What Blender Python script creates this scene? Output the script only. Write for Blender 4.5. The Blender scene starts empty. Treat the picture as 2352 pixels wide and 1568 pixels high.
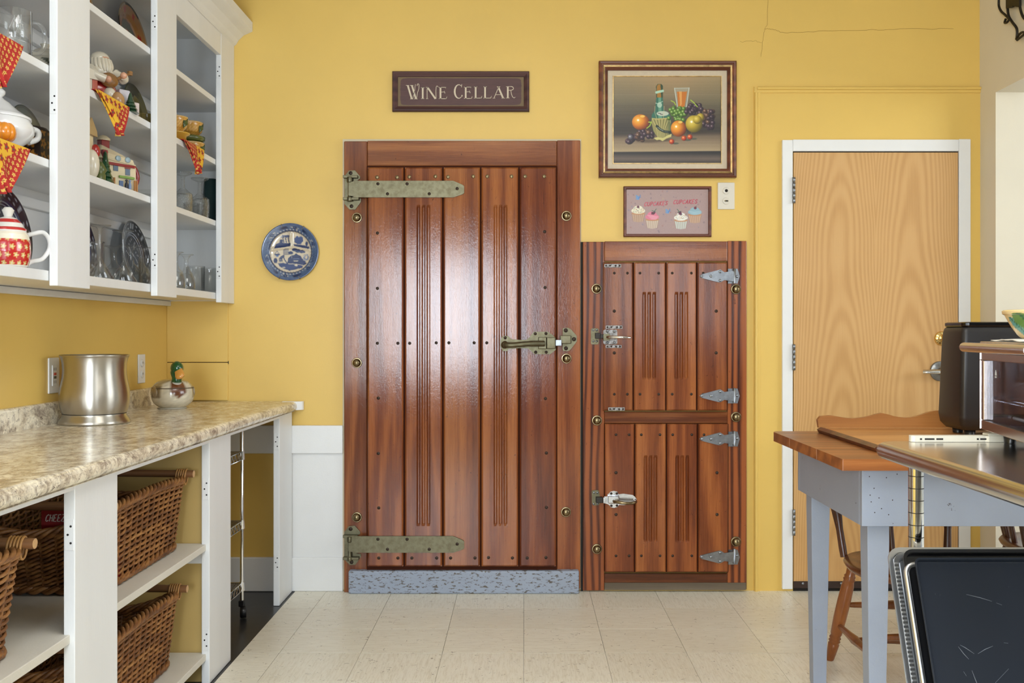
import bpy, bmesh, math, random
import numpy as np
from mathutils import Vector, Matrix, Euler
random.seed(7)
RNG = np.random.default_rng(5)
SC = bpy.context.scene
COL = SC.collection
PI = math.pi

# ------------------------------------------------------------------ camera
# surveyed from the photograph: 35 mm lens on a 36 mm frame, level, square to the back wall
F, CX, CY, EYE, D = 2287.0, 1203.0, 765.0, 1.196, 4.63      # focal px, vanishing point, eye height, back wall distance
cam = bpy.data.cameras.new('camera'); cam_o = bpy.data.objects.new('camera', cam); COL.objects.link(cam_o)
cam.sensor_width = 36.0; cam.lens = 36.0 * F / 2352.0
cam.shift_x = -(CX - 1176.0) / 2352.0
cam.shift_y = (CY - 784.0) / 2352.0
cam.clip_start = 0.05
cam_o.location = (0, 0, EYE); cam_o.rotation_euler = (PI / 2, 0, 0)
SC.camera = cam_o

# ------------------------------------------------------------------ world, daylight, exposure
w = bpy.data.worlds.new('world'); SC.world = w; w.use_nodes = True
w.node_tree.nodes['Background'].inputs[0].default_value = (0.75, 0.85, 1.0, 1)
w.node_tree.nodes['Background'].inputs[1].default_value = 0.6
def area(name, loc, target, sx, sy, power, col):
    l = bpy.data.lights.new(name, 'AREA'); l.shape = 'RECTANGLE'; l.size = sx; l.size_y = sy
    l.energy = power; l.color = col
    o = bpy.data.objects.new(name, l); COL.objects.link(o); o.location = loc
    o.rotation_euler = (Vector(target) - Vector(loc)).to_track_quat('-Z', 'Y').to_euler()
    return o
area('rear_window_daylight', (-0.84, -1.93, 1.42), (-0.84, 5, 1.42), 1.30, 1.30, 172, (0.78, 0.89, 1.0))
area('rear_side_window_daylight', (1.55, -1.93, 1.72), (1.55, 5, 1.72), 1.1, 1.2, 26, (0.84, 0.92, 1.0))
area('dining_window_daylight', (6.05, 1.6, 2.35), (-0.9, 4.3, 0.6), 2.6, 1.9, 142, (0.86, 0.93, 1.0))
area('ceiling_fill', (0.2, 1.5, 3.02), (0.2, 1.5, 0), 1.2, 1.2, 34, (1.0, 0.98, 0.95))  # unseen overhead fill, added to even out the light on floor and counter
SC.view_settings.view_transform = 'Standard'; SC.view_settings.look = 'None'
SC.view_settings.gamma = 1.0; SC.view_settings.use_curve_mapping = False
SC.view_settings.exposure = -0.12

# ------------------------------------------------------------------ helpers
def wx(px, Y=D): return (px - CX) / F * Y
def wz(py, Y=D): return EYE - (py - CY) / F * Y
def srgb(r, g, b):
    f = lambda c: (c / 255 / 12.92) if c <= 10 else ((c / 255 + 0.055) / 1.055) ** 2.4
    return (f(r), f(g), f(b))
def hexc(h): return srgb(int(h[0:2], 16), int(h[2:4], 16), int(h[4:6], 16))
ORG = {}
def _org(o): return ORG.get(o.name, Vector((0, 0, 0)))

class MB:
    def __init__(s): s.v = []; s.f = []; s.sm = []
    def add(s, V, Fc, smooth=False):
        n = len(s.v); s.v.extend([tuple(p) for p in V])
        for q in Fc: s.f.append(tuple(i + n for i in q)); s.sm.append(smooth)
        return s
    def box(s, x0, x1, y0, y1, z0, z1):
        V = [(x, y, z) for z in (z0, z1) for y in (y0, y1) for x in (x0, x1)]
        return s.add(V, [(0, 2, 3, 1), (4, 5, 7, 6), (0, 1, 5, 4), (2, 6, 7, 3), (0, 4, 6, 2), (1, 3, 7, 5)])
    def prism(s, poly, axis, d0, d1, smooth=False, inset=None):
        def P(a, b, d): return {'y': (a, d, b), 'x': (d, a, b), 'z': (a, b, d)}[axis]
        n = len(poly)
        V = [P(a, b, d0) for a, b in poly] + [P(a, b, d1) for a, b in poly]
        Fc = [(i, (i + 1) % n, n + (i + 1) % n, n + i) for i in range(n)]
        s.add(V, Fc, smooth)
        return s.add(V, [tuple(range(n)), tuple(range(2 * n - 1, n - 1, -1))])
    def lathe(s, prof, c=(0, 0, 0), ax=(0, 0, 1), seg=24, smooth=True, sc=(1, 1), a0=0, a1=2 * PI):
        ax = Vector(ax).normalized()
        u = ax.orthogonal().normalized() if abs(ax.z) < 0.999 else Vector((1, 0, 0))
        w_ = ax.cross(u); c = Vector(c); full = abs(a1 - a0 - 2 * PI) < 1e-6
        m = seg if full else seg + 1
        V = []
        for r, h in prof:
            for i in range(m):
                t = a0 + (a1 - a0) * i / seg
                V.append(c + ax * h + u * (r * math.cos(t) * sc[0]) + w_ * (r * math.sin(t) * sc[1]))
        Fc = []
        for j in range(len(prof) - 1):
            for i in range(seg):
                i2 = (i + 1) % m
                Fc.append((j * m + i, j * m + i2, (j + 1) * m + i2, (j + 1) * m + i))
        s.add(V, Fc, smooth)
        if full:
            for j, rev in ((0, True), (len(prof) - 1, False)):
                if prof[j][0] > 1e-5:
                    q = [j * m + i for i in range(m)]
                    s.add([V[k] for k in q], [tuple(range(m))[::-1] if rev else tuple(range(m))])
        return s
    def turned(s, p0, p1, prof, seg=14):
        p0 = Vector(p0); d = Vector(p1) - p0; L = d.length
        return s.lathe([(r, t * L) for t, r in prof], p0, d, seg)
    def tube(s, pts, r, seg=8, closed=False, caps=True, smooth=True, sc=(1, 1)):
        P = [Vector(p) for p in pts]; n = len(P)
        R = r if isinstance(r, (list, tuple)) else [r] * n
        T = []
        for i in range(n):
            a = P[(i - 1) % n] if (closed or i > 0) else P[i]; b = P[(i + 1) % n] if (closed or i < n - 1) else P[i]
            d = b - a
            T.append(d.normalized() if d.length > 1e-9 else Vector((0, 0, 1)))
        nrm = T[0].orthogonal().normalized(); V = []
        for i in range(n):
            nrm = (nrm - T[i] * nrm.dot(T[i]))
            nrm = nrm.normalized() if nrm.length > 1e-6 else T[i].orthogonal().normalized()
            b = T[i].cross(nrm)
            for k in range(seg):
                t = 2 * PI * k / seg
                V.append(P[i] + nrm * (R[i] * sc[0] * math.cos(t)) + b * (R[i] * sc[1] * math.sin(t)))
        Fc = []
        for i in range(n if closed else n - 1):
            j = (i + 1) % n
            for k in range(seg):
                k2 = (k + 1) % seg
                Fc.append((i * seg + k, i * seg + k2, j * seg + k2, j * seg + k))
        s.add(V, Fc, smooth)
        if caps and not closed:
            s.add(V[:seg], [tuple(range(seg))[::-1]]); s.add(V[-seg:], [tuple(range(seg))])
        return s
    def ball(s, c, r, seg=16, rings=10):
        rx, ry, rz = r if isinstance(r, (list, tuple)) else (r, r, r)
        V = []; Fc = []
        for j in range(rings + 1):
            p = PI * j / rings
            for i in range(seg):
                t = 2 * PI * i / seg
                V.append((c[0] + rx * math.sin(p) * math.cos(t), c[1] + ry * math.sin(p) * math.sin(t), c[2] - rz * math.cos(p)))
        for j in range(rings):
            for i in range(seg):
                i2 = (i + 1) % seg
                Fc.append((j * seg + i, j * seg + i2, (j + 1) * seg + i2, (j + 1) * seg + i))
        return s.add(V, Fc, True)
    def ribbon(s, pts, wd, axis_y, th):
        """flat stroke in the x-z plane at y=axis_y, th thick towards the room (-y)"""
        n = len(pts); W = wd if isinstance(wd, (list, tuple)) else [wd] * n
        L = []; Rr = []
        for i in range(n):
            a = pts[max(i - 1, 0)]; b = pts[min(i + 1, n - 1)]
            dx, dz = b[0] - a[0], b[1] - a[1]; l = math.hypot(dx, dz) or 1
            nx, nz = -dz / l, dx / l
            L.append((pts[i][0] + nx * W[i] / 2, pts[i][1] + nz * W[i] / 2)); Rr.append((pts[i][0] - nx * W[i] / 2, pts[i][1] - nz * W[i] / 2))
        for i in range(n - 1):
            s.prism([L[i], L[i + 1], Rr[i + 1], Rr[i]], 'y', axis_y - th, axis_y)
        return s
    def build(s, name, mat, parent=None, local=False, bevel=0.0, color=None, recalc=True, seg=2, origin=None, vcol=None, angle=0.6):
        me = bpy.data.meshes.new(name)
        P = np.array(s.v, dtype=float)
        par = Vector((0, 0, 0)) if (parent is None or local) else _org(parent)
        if local: o0 = Vector((0, 0, 0))
        else:
            lo, hi = P.min(0), P.max(0)
            o0 = Vector(origin) if origin is not None else Vector(((lo[0] + hi[0]) / 2, (lo[1] + hi[1]) / 2, lo[2]))
        me.from_pydata((P - np.array(o0)).tolist(), [], s.f)
        me.polygons.foreach_set('use_smooth', s.sm)
        if recalc:
            bm = bmesh.new(); bm.from_mesh(me)
            if recalc == 'merge': bmesh.ops.remove_doubles(bm, verts=bm.verts, dist=1e-5)
            bmesh.ops.recalc_face_normals(bm, faces=bm.faces); bm.to_mesh(me); bm.free()
        if vcol is not None:
            at = me.color_attributes.new('Col', 'FLOAT_COLOR', 'POINT')
            A = np.ones((len(me.vertices), 4), dtype=np.float32); A[:, :3] = vcol
            at.data.foreach_set('color', A.ravel())
        me.materials.append(mat)
        o = bpy.data.objects.new(name, me); COL.objects.link(o)
        if parent is not None: o.parent = parent
        o.location = (o0 - par) if not local else (0, 0, 0)
        ORG[o.name] = o0.copy() if not local else Vector((0, 0, 0))
        if color is not None: o.color = (*color, 1)
        if bevel > 0:
            m = o.modifiers.new('edge', 'BEVEL'); m.width = bevel; m.segments = seg; m.limit_method = 'ANGLE'; m.angle_limit = angle
        return o
def tag(o, label, cat, group=None):
    o['label'] = label; o['category'] = cat
    if group: o['group'] = group
    return o
def thing(name, label, cat, loc=(0, 0, 0), rz=0.0, group=None, kind=None):
    o = bpy.data.objects.new(name, None); COL.objects.link(o); o.location = loc; o.rotation_euler = (0, 0, rz)
    o.empty_display_size = 0.05; ORG[o.name] = Vector(loc)
    o['label'] = label
    if cat: o['category'] = cat
    if group: o['group'] = group
    if kind: o['kind'] = kind
    return o
def struct(o, label=None):
    o['kind'] = 'structure'
    if label: o['label'] = label
    return o
def dup(o, parent):
    c = o.copy(); COL.objects.link(c); c.parent = parent; ORG[c.name] = _org(o)
    for ch in list(o.children): dup(ch, c)
    return c
def copy_thing(o, loc, label, rz=None):
    c = o.copy(); COL.objects.link(c); c.location = loc; c['label'] = label; ORG[c.name] = Vector(loc)
    if rz is not None: c.rotation_euler = (0, 0, rz)
    for ch in list(o.children): dup(ch, c)
    return c
def arc(cx, cz, rx, rz, a0, a1, n=12):
    return [(cx + rx * math.cos(math.radians(a0 + (a1 - a0) * i / n)), cz + rz * math.sin(math.radians(a0 + (a1 - a0) * i / n))) for i in range(n + 1)]
def rrect(x0, x1, z0, z1, r, n=5):
    p = []
    for cx, cz, a in ((x1 - r, z1 - r, 0), (x0 + r, z1 - r, 90), (x0 + r, z0 + r, 180), (x1 - r, z0 + r, 270)):
        p += arc(cx, cz, r, r, a, a + 90, n)
    return p
def spline(P, n=8):
    P = [Vector(p) for p in P]; out = []
    for i in range(len(P) - 1):
        p0 = P[max(i - 1, 0)]; p1 = P[i]; p2 = P[i + 1]; p3 = P[min(i + 2, len(P) - 1)]
        for k in range(n):
            t = k / n
            out.append(0.5 * ((2 * p1) + (p2 - p0) * t + (2 * p0 - 5 * p1 + 4 * p2 - p3) * t * t + (3 * p1 - p0 - 3 * p2 + p3) * t ** 3))
    out.append(P[-1]); return out

# ------------------------------------------------------------------ materials
class NT:
    def __init__(s, name):
        s.m = bpy.data.materials.new(name); s.m.use_nodes = True; s.t = s.m.node_tree
        s.b = s.t.nodes['Principled BSDF']
    def n(s, typ, **kw):
        nd = s.t.nodes.new(typ)
        for k, v in kw.items():
            if k.startswith('i_'): nd.inputs[k[2:]].default_value = v
            elif k.startswith('j'): nd.inputs[int(k[1:])].default_value = v
            else: setattr(nd, k, v)
        return nd
    def l(s, a, b): s.t.links.new(a, b)
    def set(s, **kw):
        nm = dict(rough='Roughness', metal='Metallic', coat='Coat Weight', coat_rough='Coat Roughness', trans='Transmission Weight', ior='IOR', alpha='Alpha', spec='Specular IOR Level', sheen='Sheen Weight', aniso='Anisotropic')
        for k, v in kw.items(): s.b.inputs[nm[k]].default_value = v
        return s
    def color(s, sock): s.l(sock, s.b.inputs['Base Color'])
    def coord(s, scale=(1, 1, 1), kind='Object', rnd=0.0):
        tc = s.n('ShaderNodeTexCoord'); mp = s.n('ShaderNodeMapping'); mp.inputs['Scale'].default_value = scale
        src = tc.outputs[kind]
        if rnd:
            oi = s.n('ShaderNodeObjectInfo'); mu = s.n('ShaderNodeVectorMath', operation='SCALE'); mu.inputs[0].default_value = (rnd, rnd * 1.7, rnd * 0.6)
            s.l(oi.outputs['Random'], mu.inputs['Scale']); ad = s.n('ShaderNodeVectorMath', operation='ADD')
            s.l(src, ad.inputs[0]); s.l(mu.outputs[0], ad.inputs[1]); src = ad.outputs[0]
        s.l(src, mp.inputs['Vector']); return mp.outputs['Vector']
    def noise(s, vec, scale, detail=4, rough=0.5, dist=0.0):
        nd = s.n('ShaderNodeTexNoise'); nd.inputs['Scale'].default_value = scale; nd.inputs['Detail'].default_value = detail
        nd.inputs['Roughness'].default_value = rough; nd.inputs['Distortion'].default_value = dist; s.l(vec, nd.inputs['Vector']); return nd.outputs[0]
    def ramp(s, fac, stops, interp='LINEAR'):
        r = s.n('ShaderNodeValToRGB'); r.color_ramp.interpolation = interp; e = r.color_ramp.elements
        while len(e) < len(stops): e.new(0.5)
        for el, (p, c) in zip(e, stops):
            el.position = p; el.color = (*c, 1) if len(c) == 3 else c
        s.l(fac, r.inputs[0]); return r.outputs[0]
    def mix(s, fac, a, b, mode='MIX'):
        m = s.n('ShaderNodeMix', data_type='RGBA', blend_type=mode)
        for sock, v in ((m.inputs[0], fac), (m.inputs[6], a), (m.inputs[7], b)):
            if hasattr(v, 'is_output'): s.l(v, sock)
            elif isinstance(v, (int, float)): sock.default_value = v
            else: sock.default_value = (*v, 1)
        return m.outputs[2]
    def math(s, op, a, b=0.0, c=None):
        m = s.n('ShaderNodeMath', operation=op)
        for i, v in enumerate((a, b) if c is None else (a, b, c)):
            if hasattr(v, 'is_output'): s.l(v, m.inputs[i])
            else: m.inputs[i].default_value = v
        return m.outputs[0]
    def bump(s, h, strength=0.3, dist=0.002):
        b = s.n('ShaderNodeBump'); b.inputs['Strength'].default_value = strength; b.inputs['Distance'].default_value = dist
        s.l(h, b.inputs['Height']); s.l(b.outputs[0], s.b.inputs['Normal']); s.l(b.outputs[0], s.b.inputs['Coat Normal'])
    def objcolor(s): return s.n('ShaderNodeObjectInfo').outputs['Color']
g_ = lambda v: (v, v, v)

def plain(name, col, rough=0.5, metal=0.0, **kw):
    t = NT(name); t.b.inputs['Base Color'].default_value = (*col, 1); t.set(rough=rough, metal=metal, **kw); return t.m
def paint(name, col, rough=0.5, var=0.06, scale=3.0, bump=0.15, spec=0.4, brush=(1, 1, 1), chip=None):
    """wall or joinery paint: faint patchiness, brush relief, optional chips of another colour"""
    t = NT(name); v = t.coord(brush)
    n1 = t.noise(v, scale, 4, 0.6)
    c = t.mix(t.ramp(n1, [(0.3, g_(0)), (0.7, g_(1))]), tuple(x * (1 - var) for x in col), tuple(min(1, x * (1 + var)) for x in col))
    n2 = t.noise(v, 160, 3, 0.6)
    if chip:
        n3 = t.noise(t.coord(chip[3]) if len(chip) > 3 else v, chip[1], 6, 0.7)
        c = t.mix(t.ramp(n3, [(chip[2], g_(0)), (chip[2] + 0.02, g_(1))]), c, chip[0])
    t.color(c); t.set(rough=rough, spec=spec); t.bump(n2, bump, 0.0015); return t.m
def wood(name, dark, mid, light, axis='z', freq=55.0, warp=5.0, rough=0.3, coat=0.5, coat_rough=0.2, bump=0.25, pores=0.28, rnd=9.0, stain=None, contrast=1.0, spec=0.4, nicks=0.0):
    """timber with growth-ring bands along its length; tinted by the object's own colour"""
    t = NT(name)
    sc = {'z': (1, 1, 0.07), 'x': (0.07, 1, 1), 'y': (1, 0.07, 1)}[axis]
    v = t.coord(sc, rnd=rnd)
    sx = t.n('ShaderNodeSeparateXYZ'); t.l(v, sx.inputs[0])
    u = t.math('ADD', sx.outputs[{'z': 0, 'x': 2, 'y': 0}[axis]], t.math('MULTIPLY', sx.outputs[1] if axis != 'y' else sx.outputs[2], 0.7))
    n1 = t.noise(v, 5.0, 3, 0.5, 0.6)
    ph = t.math('ADD', t.math('MULTIPLY', u, freq), t.math('MULTIPLY', n1, warp * 2 * PI))
    ring = t.math('MULTIPLY_ADD', t.math('SINE', ph), 0.5, 0.5)
    fib = t.noise(t.coord(tuple(x * 1.0 for x in ({'z': (1, 1, 0.03), 'x': (0.03, 1, 1), 'y': (1, 0.03, 1)}[axis])), rnd=rnd), 260, 3, 0.7)
    big = t.noise(v, 2.2, 2, 0.5)
    stk = t.noise(t.coord({'z': (1, 1, 0.018), 'x': (0.018, 1, 1), 'y': (1, 0.018, 1)}[axis], rnd=rnd), 70, 3, 0.6)
    val = t.math('ADD', t.math('ADD', t.math('MULTIPLY', ring, 0.26 * contrast), t.math('MULTIPLY', stk, 0.34)), t.math('ADD', t.math('MULTIPLY', fib, pores), t.math('MULTIPLY', big, 0.30)))
    c = t.ramp(val, [(0.34, dark), (0.62, mid), (0.92, light)])
    if nicks:
        nk = t.noise(t.coord((1, 1, 0.5), rnd=rnd), 85, 3, 0.6, 1.5)
        c = t.mix(t.ramp(nk, [(0.68, g_(0)), (0.73, g_(0.75))]), c, srgb(58, 28, 16))
    if stain:
        ns = t.noise(t.coord((1, 1, 1), rnd=rnd), stain[1], 5, 0.65)
        c = t.mix(t.ramp(ns, [(stain[2], g_(0)), (stain[2] + 0.15, g_(stain[3]))]), c, stain[0])
    t.color(t.mix(1.0, c, t.objcolor(), 'MULTIPLY'))
    t.set(rough=rough, coat=coat, coat_rough=coat_rough, spec=spec)
    und = t.noise(t.coord((1, 1, 0.35), rnd=rnd), 45, 3, 0.6)
    h = t.math('ADD', fib, t.math('MULTIPLY', und, 1.6))
    if nicks:                                     # crackled varnish: fine relief across the fibres
        crk = t.noise(t.coord((1, 1, 0.45), rnd=rnd), 210, 4, 0.7, 0.8)
        h = t.math('ADD', h, t.math('MULTIPLY', crk, nicks))
    t.bump(h, bump, 0.0014 if not nicks else 0.0022); return t.m
def metal(name, col, rough=0.3, grime=None, bump=0.0, gscale=30, brushed=None):
    t = NT(name); v = t.coord(brushed or (1, 1, 1))
    n1 = t.noise(v, gscale, 5, 0.65)
    if grime: t.color(t.mix(t.ramp(n1, [(0.42, g_(0)), (0.66, g_(1))]), col, grime))
    else: t.b.inputs['Base Color'].default_value = (*col, 1)
    t.set(metal=1.0)
    r = t.n('ShaderNodeMapRange'); r.inputs['To Min'].default_value = rough * 0.9; r.inputs['To Max'].default_value = min(1, rough * 1.12)
    t.l(n1, r.inputs[0]); t.l(r.outputs[0], t.b.inputs['Roughness'])
    if bump: t.bump(n1, bump, 0.001)
    return t.m
def vcol_mat(name, rough=0.4, coat=0.0, bump=0.0, bscale=300):
    t = NT(name); a = t.n('ShaderNodeVertexColor', layer_name='Col'); t.color(a.outputs[0]); t.set(rough=rough, coat=coat, coat_rough=0.08)
    if bump: t.bump(t.noise(t.coord(), bscale, 2), bump, 0.001)
    return t.m

YEL = srgb(224, 187, 99)
M = {}
M['yellow'] = paint('yellow_wall_paint', YEL, 0.42, 0.035, 1.6, 0.12)
M['white'] = paint('white_gloss_joinery_paint', srgb(230, 230, 228), 0.34, 0.03, 6, 0.30, brush=(1, 1, 0.15), chip=(srgb(150, 140, 120), 26, 0.735))
M['white_trim'] = paint('white_trim_paint', srgb(232, 231, 228), 0.38, 0.02, 6, 0.18)
M['cream'] = paint('cream_wall_paint', srgb(222, 212, 190), 0.6, 0.03, 2.0, 0.12)
M['ceil'] = paint('ceiling_white', srgb(226, 228, 230), 0.8, 0.02, 3, 0.05)
M['room'] = paint('rear_room_wall_paint', srgb(222, 226, 230), 0.7, 0.02, 3, 0.05)
def thin_glass(name, tint, ior=1.5, rough=0.03, edge=0.42, bump=None):
    """thin-walled glass: clear face on, darker and more mirror-like towards its rims"""
    t = NT(name); tr = t.n('ShaderNodeBsdfTransparent'); gl = t.n('ShaderNodeBsdfGlossy'); gl.inputs['Roughness'].default_value = rough
    lw = t.n('ShaderNodeLayerWeight'); lw.inputs[0].default_value = 0.35
    t.l(t.mix(t.math('POWER', lw.outputs['Facing'], 3.0), tint, tuple(c * edge for c in tint)), tr.inputs[0])
    lw2 = fr = t.n('ShaderNodeLayerWeight'); lw2.inputs[0].default_value = 0.5; mx = t.n('ShaderNodeMixShader')
    t.l(t.math('MULTIPLY_ADD', t.math('POWER', lw2.outputs['Facing'], 3.5), 0.75, 0.075), mx.inputs[0]); t.l(tr.outputs[0], mx.inputs[1]); t.l(gl.outputs[0], mx.inputs[2])
    t.l(mx.outputs[0], t.t.nodes['Material Output'].inputs['Surface'])
    if bump:
        vr = t.n('ShaderNodeTexVoronoi'); vr.inputs['Scale'].default_value = bump; t.l(t.coord(), vr.inputs['Vector'])
        b = t.n('ShaderNodeBump'); b.inputs['Strength'].default_value = .9; b.inputs['Distance'].default_value = .004; t.l(vr.outputs[0], b.inputs['Height'])
        for n_ in (gl, fr, lw): t.l(b.outputs[0], n_.inputs['Normal'])
    return t.m
M['rear'] = paint('rear_wall_dim_paint', srgb(92, 88, 84), 0.7, 0.02, 3, 0.05)
M['glass'] = thin_glass('clear_glass', (0.985, 0.99, 0.985))
M['cutglass'] = thin_glass('cut_glass', (0.95, 0.96, 0.96), 1.6, .05, .6, 170)
M['pane'] = plain('window_pane_glass', (1, 1, 1), 0.0, trans=1.0, ior=1.02)
M['dark'] = plain('dark_gap', (0.012, 0.009, 0.007), 0.8)
M['black'] = plain('black_plastic', srgb(22, 21, 22), 0.35)
M['chrome'] = plain('chrome', (0.80, 0.80, 0.79), 0.08, 1.0)
M['steel'] = metal('brushed_stainless', (0.63, 0.60, 0.56), 0.20, brushed=(1, 0.02, 1), gscale=250)
t = NT('satin_nickel'); t.b.inputs['Base Color'].default_value = (0.50, 0.465, 0.40, 1); t.set(rough=0.34, metal=1.0, aniso=0.85)
tg = t.n('ShaderNodeTangent', direction_type='RADIAL', axis='Z'); t.l(tg.outputs[0], t.b.inputs['Tangent']); t.b.inputs['Anisotropic Rotation'].default_value = 0.25; M['bucket'] = t.m
M['zinc'] = metal('zinc_hardware', (0.32, 0.335, 0.35), 0.34, grime=(0.22, 0.225, 0.235))
M['bronze'] = metal('aged_bronze', (0.165, 0.148, 0.092), 0.45, grime=(0.125, 0.108, 0.064), bump=0.2, gscale=45)
M['iron'] = metal('dark_iron', (0.05, 0.045, 0.04), 0.5, bump=0.1)
M['brass'] = metal('polished_brass', (0.80, 0.55, 0.20), 0.12)
M['oldbrass'] = metal('dull_brass', (0.34, 0.27, 0.15), 0.3, grime=(0.17, 0.125, 0.065))
FD, FM, FL = srgb(84, 40, 20), srgb(136, 76, 40), srgb(178, 112, 60)
M['fir'] = wood('varnished_fir_upright', FD, FM, FL, 'z', 60, 4.0, 0.55, 0.80, 0.11, 0.07, spec=0.08, nicks=1.5, pores=0.46)
M['firx'] = wood('varnished_fir_crosswise', FD, FM, FL, 'x', 60, 4.0, 0.55, 0.80, 0.11, 0.07, spec=0.08, nicks=1.5, pores=0.46)
M['firdark'] = wood('varnished_fir_strong_grain', srgb(48, 26, 24), srgb(122, 66, 40), srgb(164, 94, 52), 'z', 190, 3.6, 0.55, 0.6, 0.12, 0.08, contrast=2.6, spec=0.08, nicks=1.2)
t = NT('birch_veneer'); v = t.coord(); sx = t.n('ShaderNodeSeparateXYZ'); t.l(v, sx.inputs[0])      # book-matched cathedral figure
u = t.math('SUBTRACT', t.math('ABSOLUTE', sx.outputs[0]), 0.17); n1 = t.noise(t.coord((1, 1, 0.5)), 3.2, 1, 0.4); n2 = t.noise(t.coord((1, 1, 0.03)), 240, 3, 0.6)
ph = t.math('ADD', t.math('ADD', t.math('MULTIPLY', sx.outputs[2], 26.0), t.math('MULTIPLY', t.math('MULTIPLY', u, u), 1500.0)), t.math('MULTIPLY', n1, 26.0))
rg_ = t.math('MULTIPLY_ADD', t.math('SINE', ph), 0.5, 0.5)
va = t.math('ADD', t.math('MULTIPLY', rg_, 0.24), t.math('ADD', t.math('MULTIPLY', n2, 0.30), t.math('MULTIPLY', t.noise(v, 3.0, 2), 0.30)))
t.color(t.ramp(va, [(0.22, srgb(192, 145, 86)), (0.45, srgb(206, 160, 101)), (0.72, srgb(214, 171, 113))])); t.set(rough=0.42, coat=0.2, coat_rough=0.35); M['birch'] = t.m
M['tabletop'] = wood('oiled_pine_tabletop', srgb(104, 58, 24), srgb(152, 92, 44), srgb(184, 122, 66), 'x', 70, 3.0, 0.38, 0.35, 0.3, 0.15)
M['board'] = wood('maple_board', srgb(168, 112, 60), srgb(190, 136, 78), srgb(206, 154, 94), 'x', 50, 3.0, 0.4, 0.3, 0.3, 0.08)
M['chair'] = wood('honey_brown_chair_wood', srgb(84, 44, 16), srgb(128, 74, 32), srgb(156, 96, 46), 'z', 40, 2.5, 0.32, 0.5, 0.25, 0.1)
M['walnut'] = wood('dark_red_brown_wood', srgb(58, 30, 20), srgb(92, 52, 32), srgb(120, 72, 44), 'x', 80, 3.0, 0.35, 0.4, 0.25, 0.1)
M['walnutz'] = wood('dark_red_brown_wood_upright', srgb(58, 30, 20), srgb(92, 52, 32), srgb(120, 72, 44), 'z', 80, 3.0, 0.35, 0.4, 0.25, 0.1)
# ================================================================== the room
LX, RX = -1.656, 2.12            # left wall, right wall planes
ZC = 3.08                        # ceiling
# ---- floor
t = NT('vinyl_tile'); v = t.coord((1, 1, 1), rnd=7.0)
oi = t.n('ShaderNodeObjectInfo')
n1 = t.noise(t.coord((3.2, 34, 1), rnd=11.0), 5.0, 5, 0.7)
n2 = t.noise(t.coord((1, 1, 1), rnd=5.0), 46, 4, 0.7, 1.2)
base = t.mix(oi.outputs['Random'], srgb(232, 225, 206), srgb(240, 234, 216))
c = t.mix(t.ramp(n1, [(0.46, g_(0)), (0.74, g_(0.75))]), base, srgb(206, 194, 166))
c = t.mix(t.ramp(n2, [(0.63, g_(0)), (0.67, g_(0.75))]), c, srgb(128, 110, 84))
t.color(c); t.set(rough=0.34, spec=0.45); t.bump(n2, 0.03, 0.001); M['tile'] = t.m
t = NT('black_subfloor'); v = t.coord()
n2 = t.noise(v, 70, 5, 0.75, 1.0)
t.color(t.mix(t.ramp(n2, [(0.70, g_(0)), (0.73, g_(0.6))]), srgb(38, 38, 38), srgb(150, 148, 140)))
t.set(rough=0.3); t.bump(t.noise(v, 14, 3), 0.15, 0.003); M['blackfloor'] = t.m
M['joint'] = plain('tile_joint', srgb(92, 80, 62), 0.8)
floor = MB().box(-1.06, 6.2, -2.0, D + 0.02, -0.05, -0.003).build('floor', M['joint']); struct(floor, 'beige square vinyl tile floor')
fb = MB().box(LX, -1.06, -2.0, D + 0.02, -0.05, -0.001).build('floor', M['blackfloor']); struct(fb, 'worn black painted floor under the counter')
T_ = 0.3048
def tile_mesh(w_, d_):
    return MB().box(-w_ / 2, w_ / 2, -d_ / 2, d_ / 2, -0.003, 0.0)
full = None
row_edges = [D + 0.01, 4.334, 4.029, 3.724, 3.419, 3.114, 2.81, 2.505]
for j in range(len(row_edges) - 1):
    y1, y0 = row_edges[j], row_edges[j + 1]
    for i in range(-4, 8):
        x0, x1 = max(i * T_, -1.06), (i + 1) * T_
        if x1 - x0 < 0.02: continue
        g = 0.0015
        w_, d_ = x1 - x0 - g, y1 - y0 - 2 * g
        if full is not None and abs(w_ - full[1]) < 1e-6 and abs(d_ - full[2]) < 1e-3:
            o = full[0].copy(); COL.objects.link(o)
        else:
            o = tile_mesh(w_, d_).build('tile', M['tile'], None, local=True)
            if abs(w_ - (T_ - g)) < 1e-6 and abs(y1 - y0 - 0.305) < 2e-3 and full is None: full = (o, w_, d_)
        o.parent = floor
        if o.data is (full[0].data if full else None) and (i + j) % 2: o.rotation_euler = (0, 0, PI / 2); o.scale = (d_ / w_, w_ / d_, 1)
        o.location = Vector(((x0 + x1) / 2, (y0 + y1) / 2, 0)) - _org(floor)
sl = MB().box(-1.06, 2.438, -2.0, 2.5045, -0.003, 0.0).box(2.4385, 6.2, -2.0, D + 0.02, -0.003, 0.0).build('tile_field', M['tile'], floor)

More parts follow.
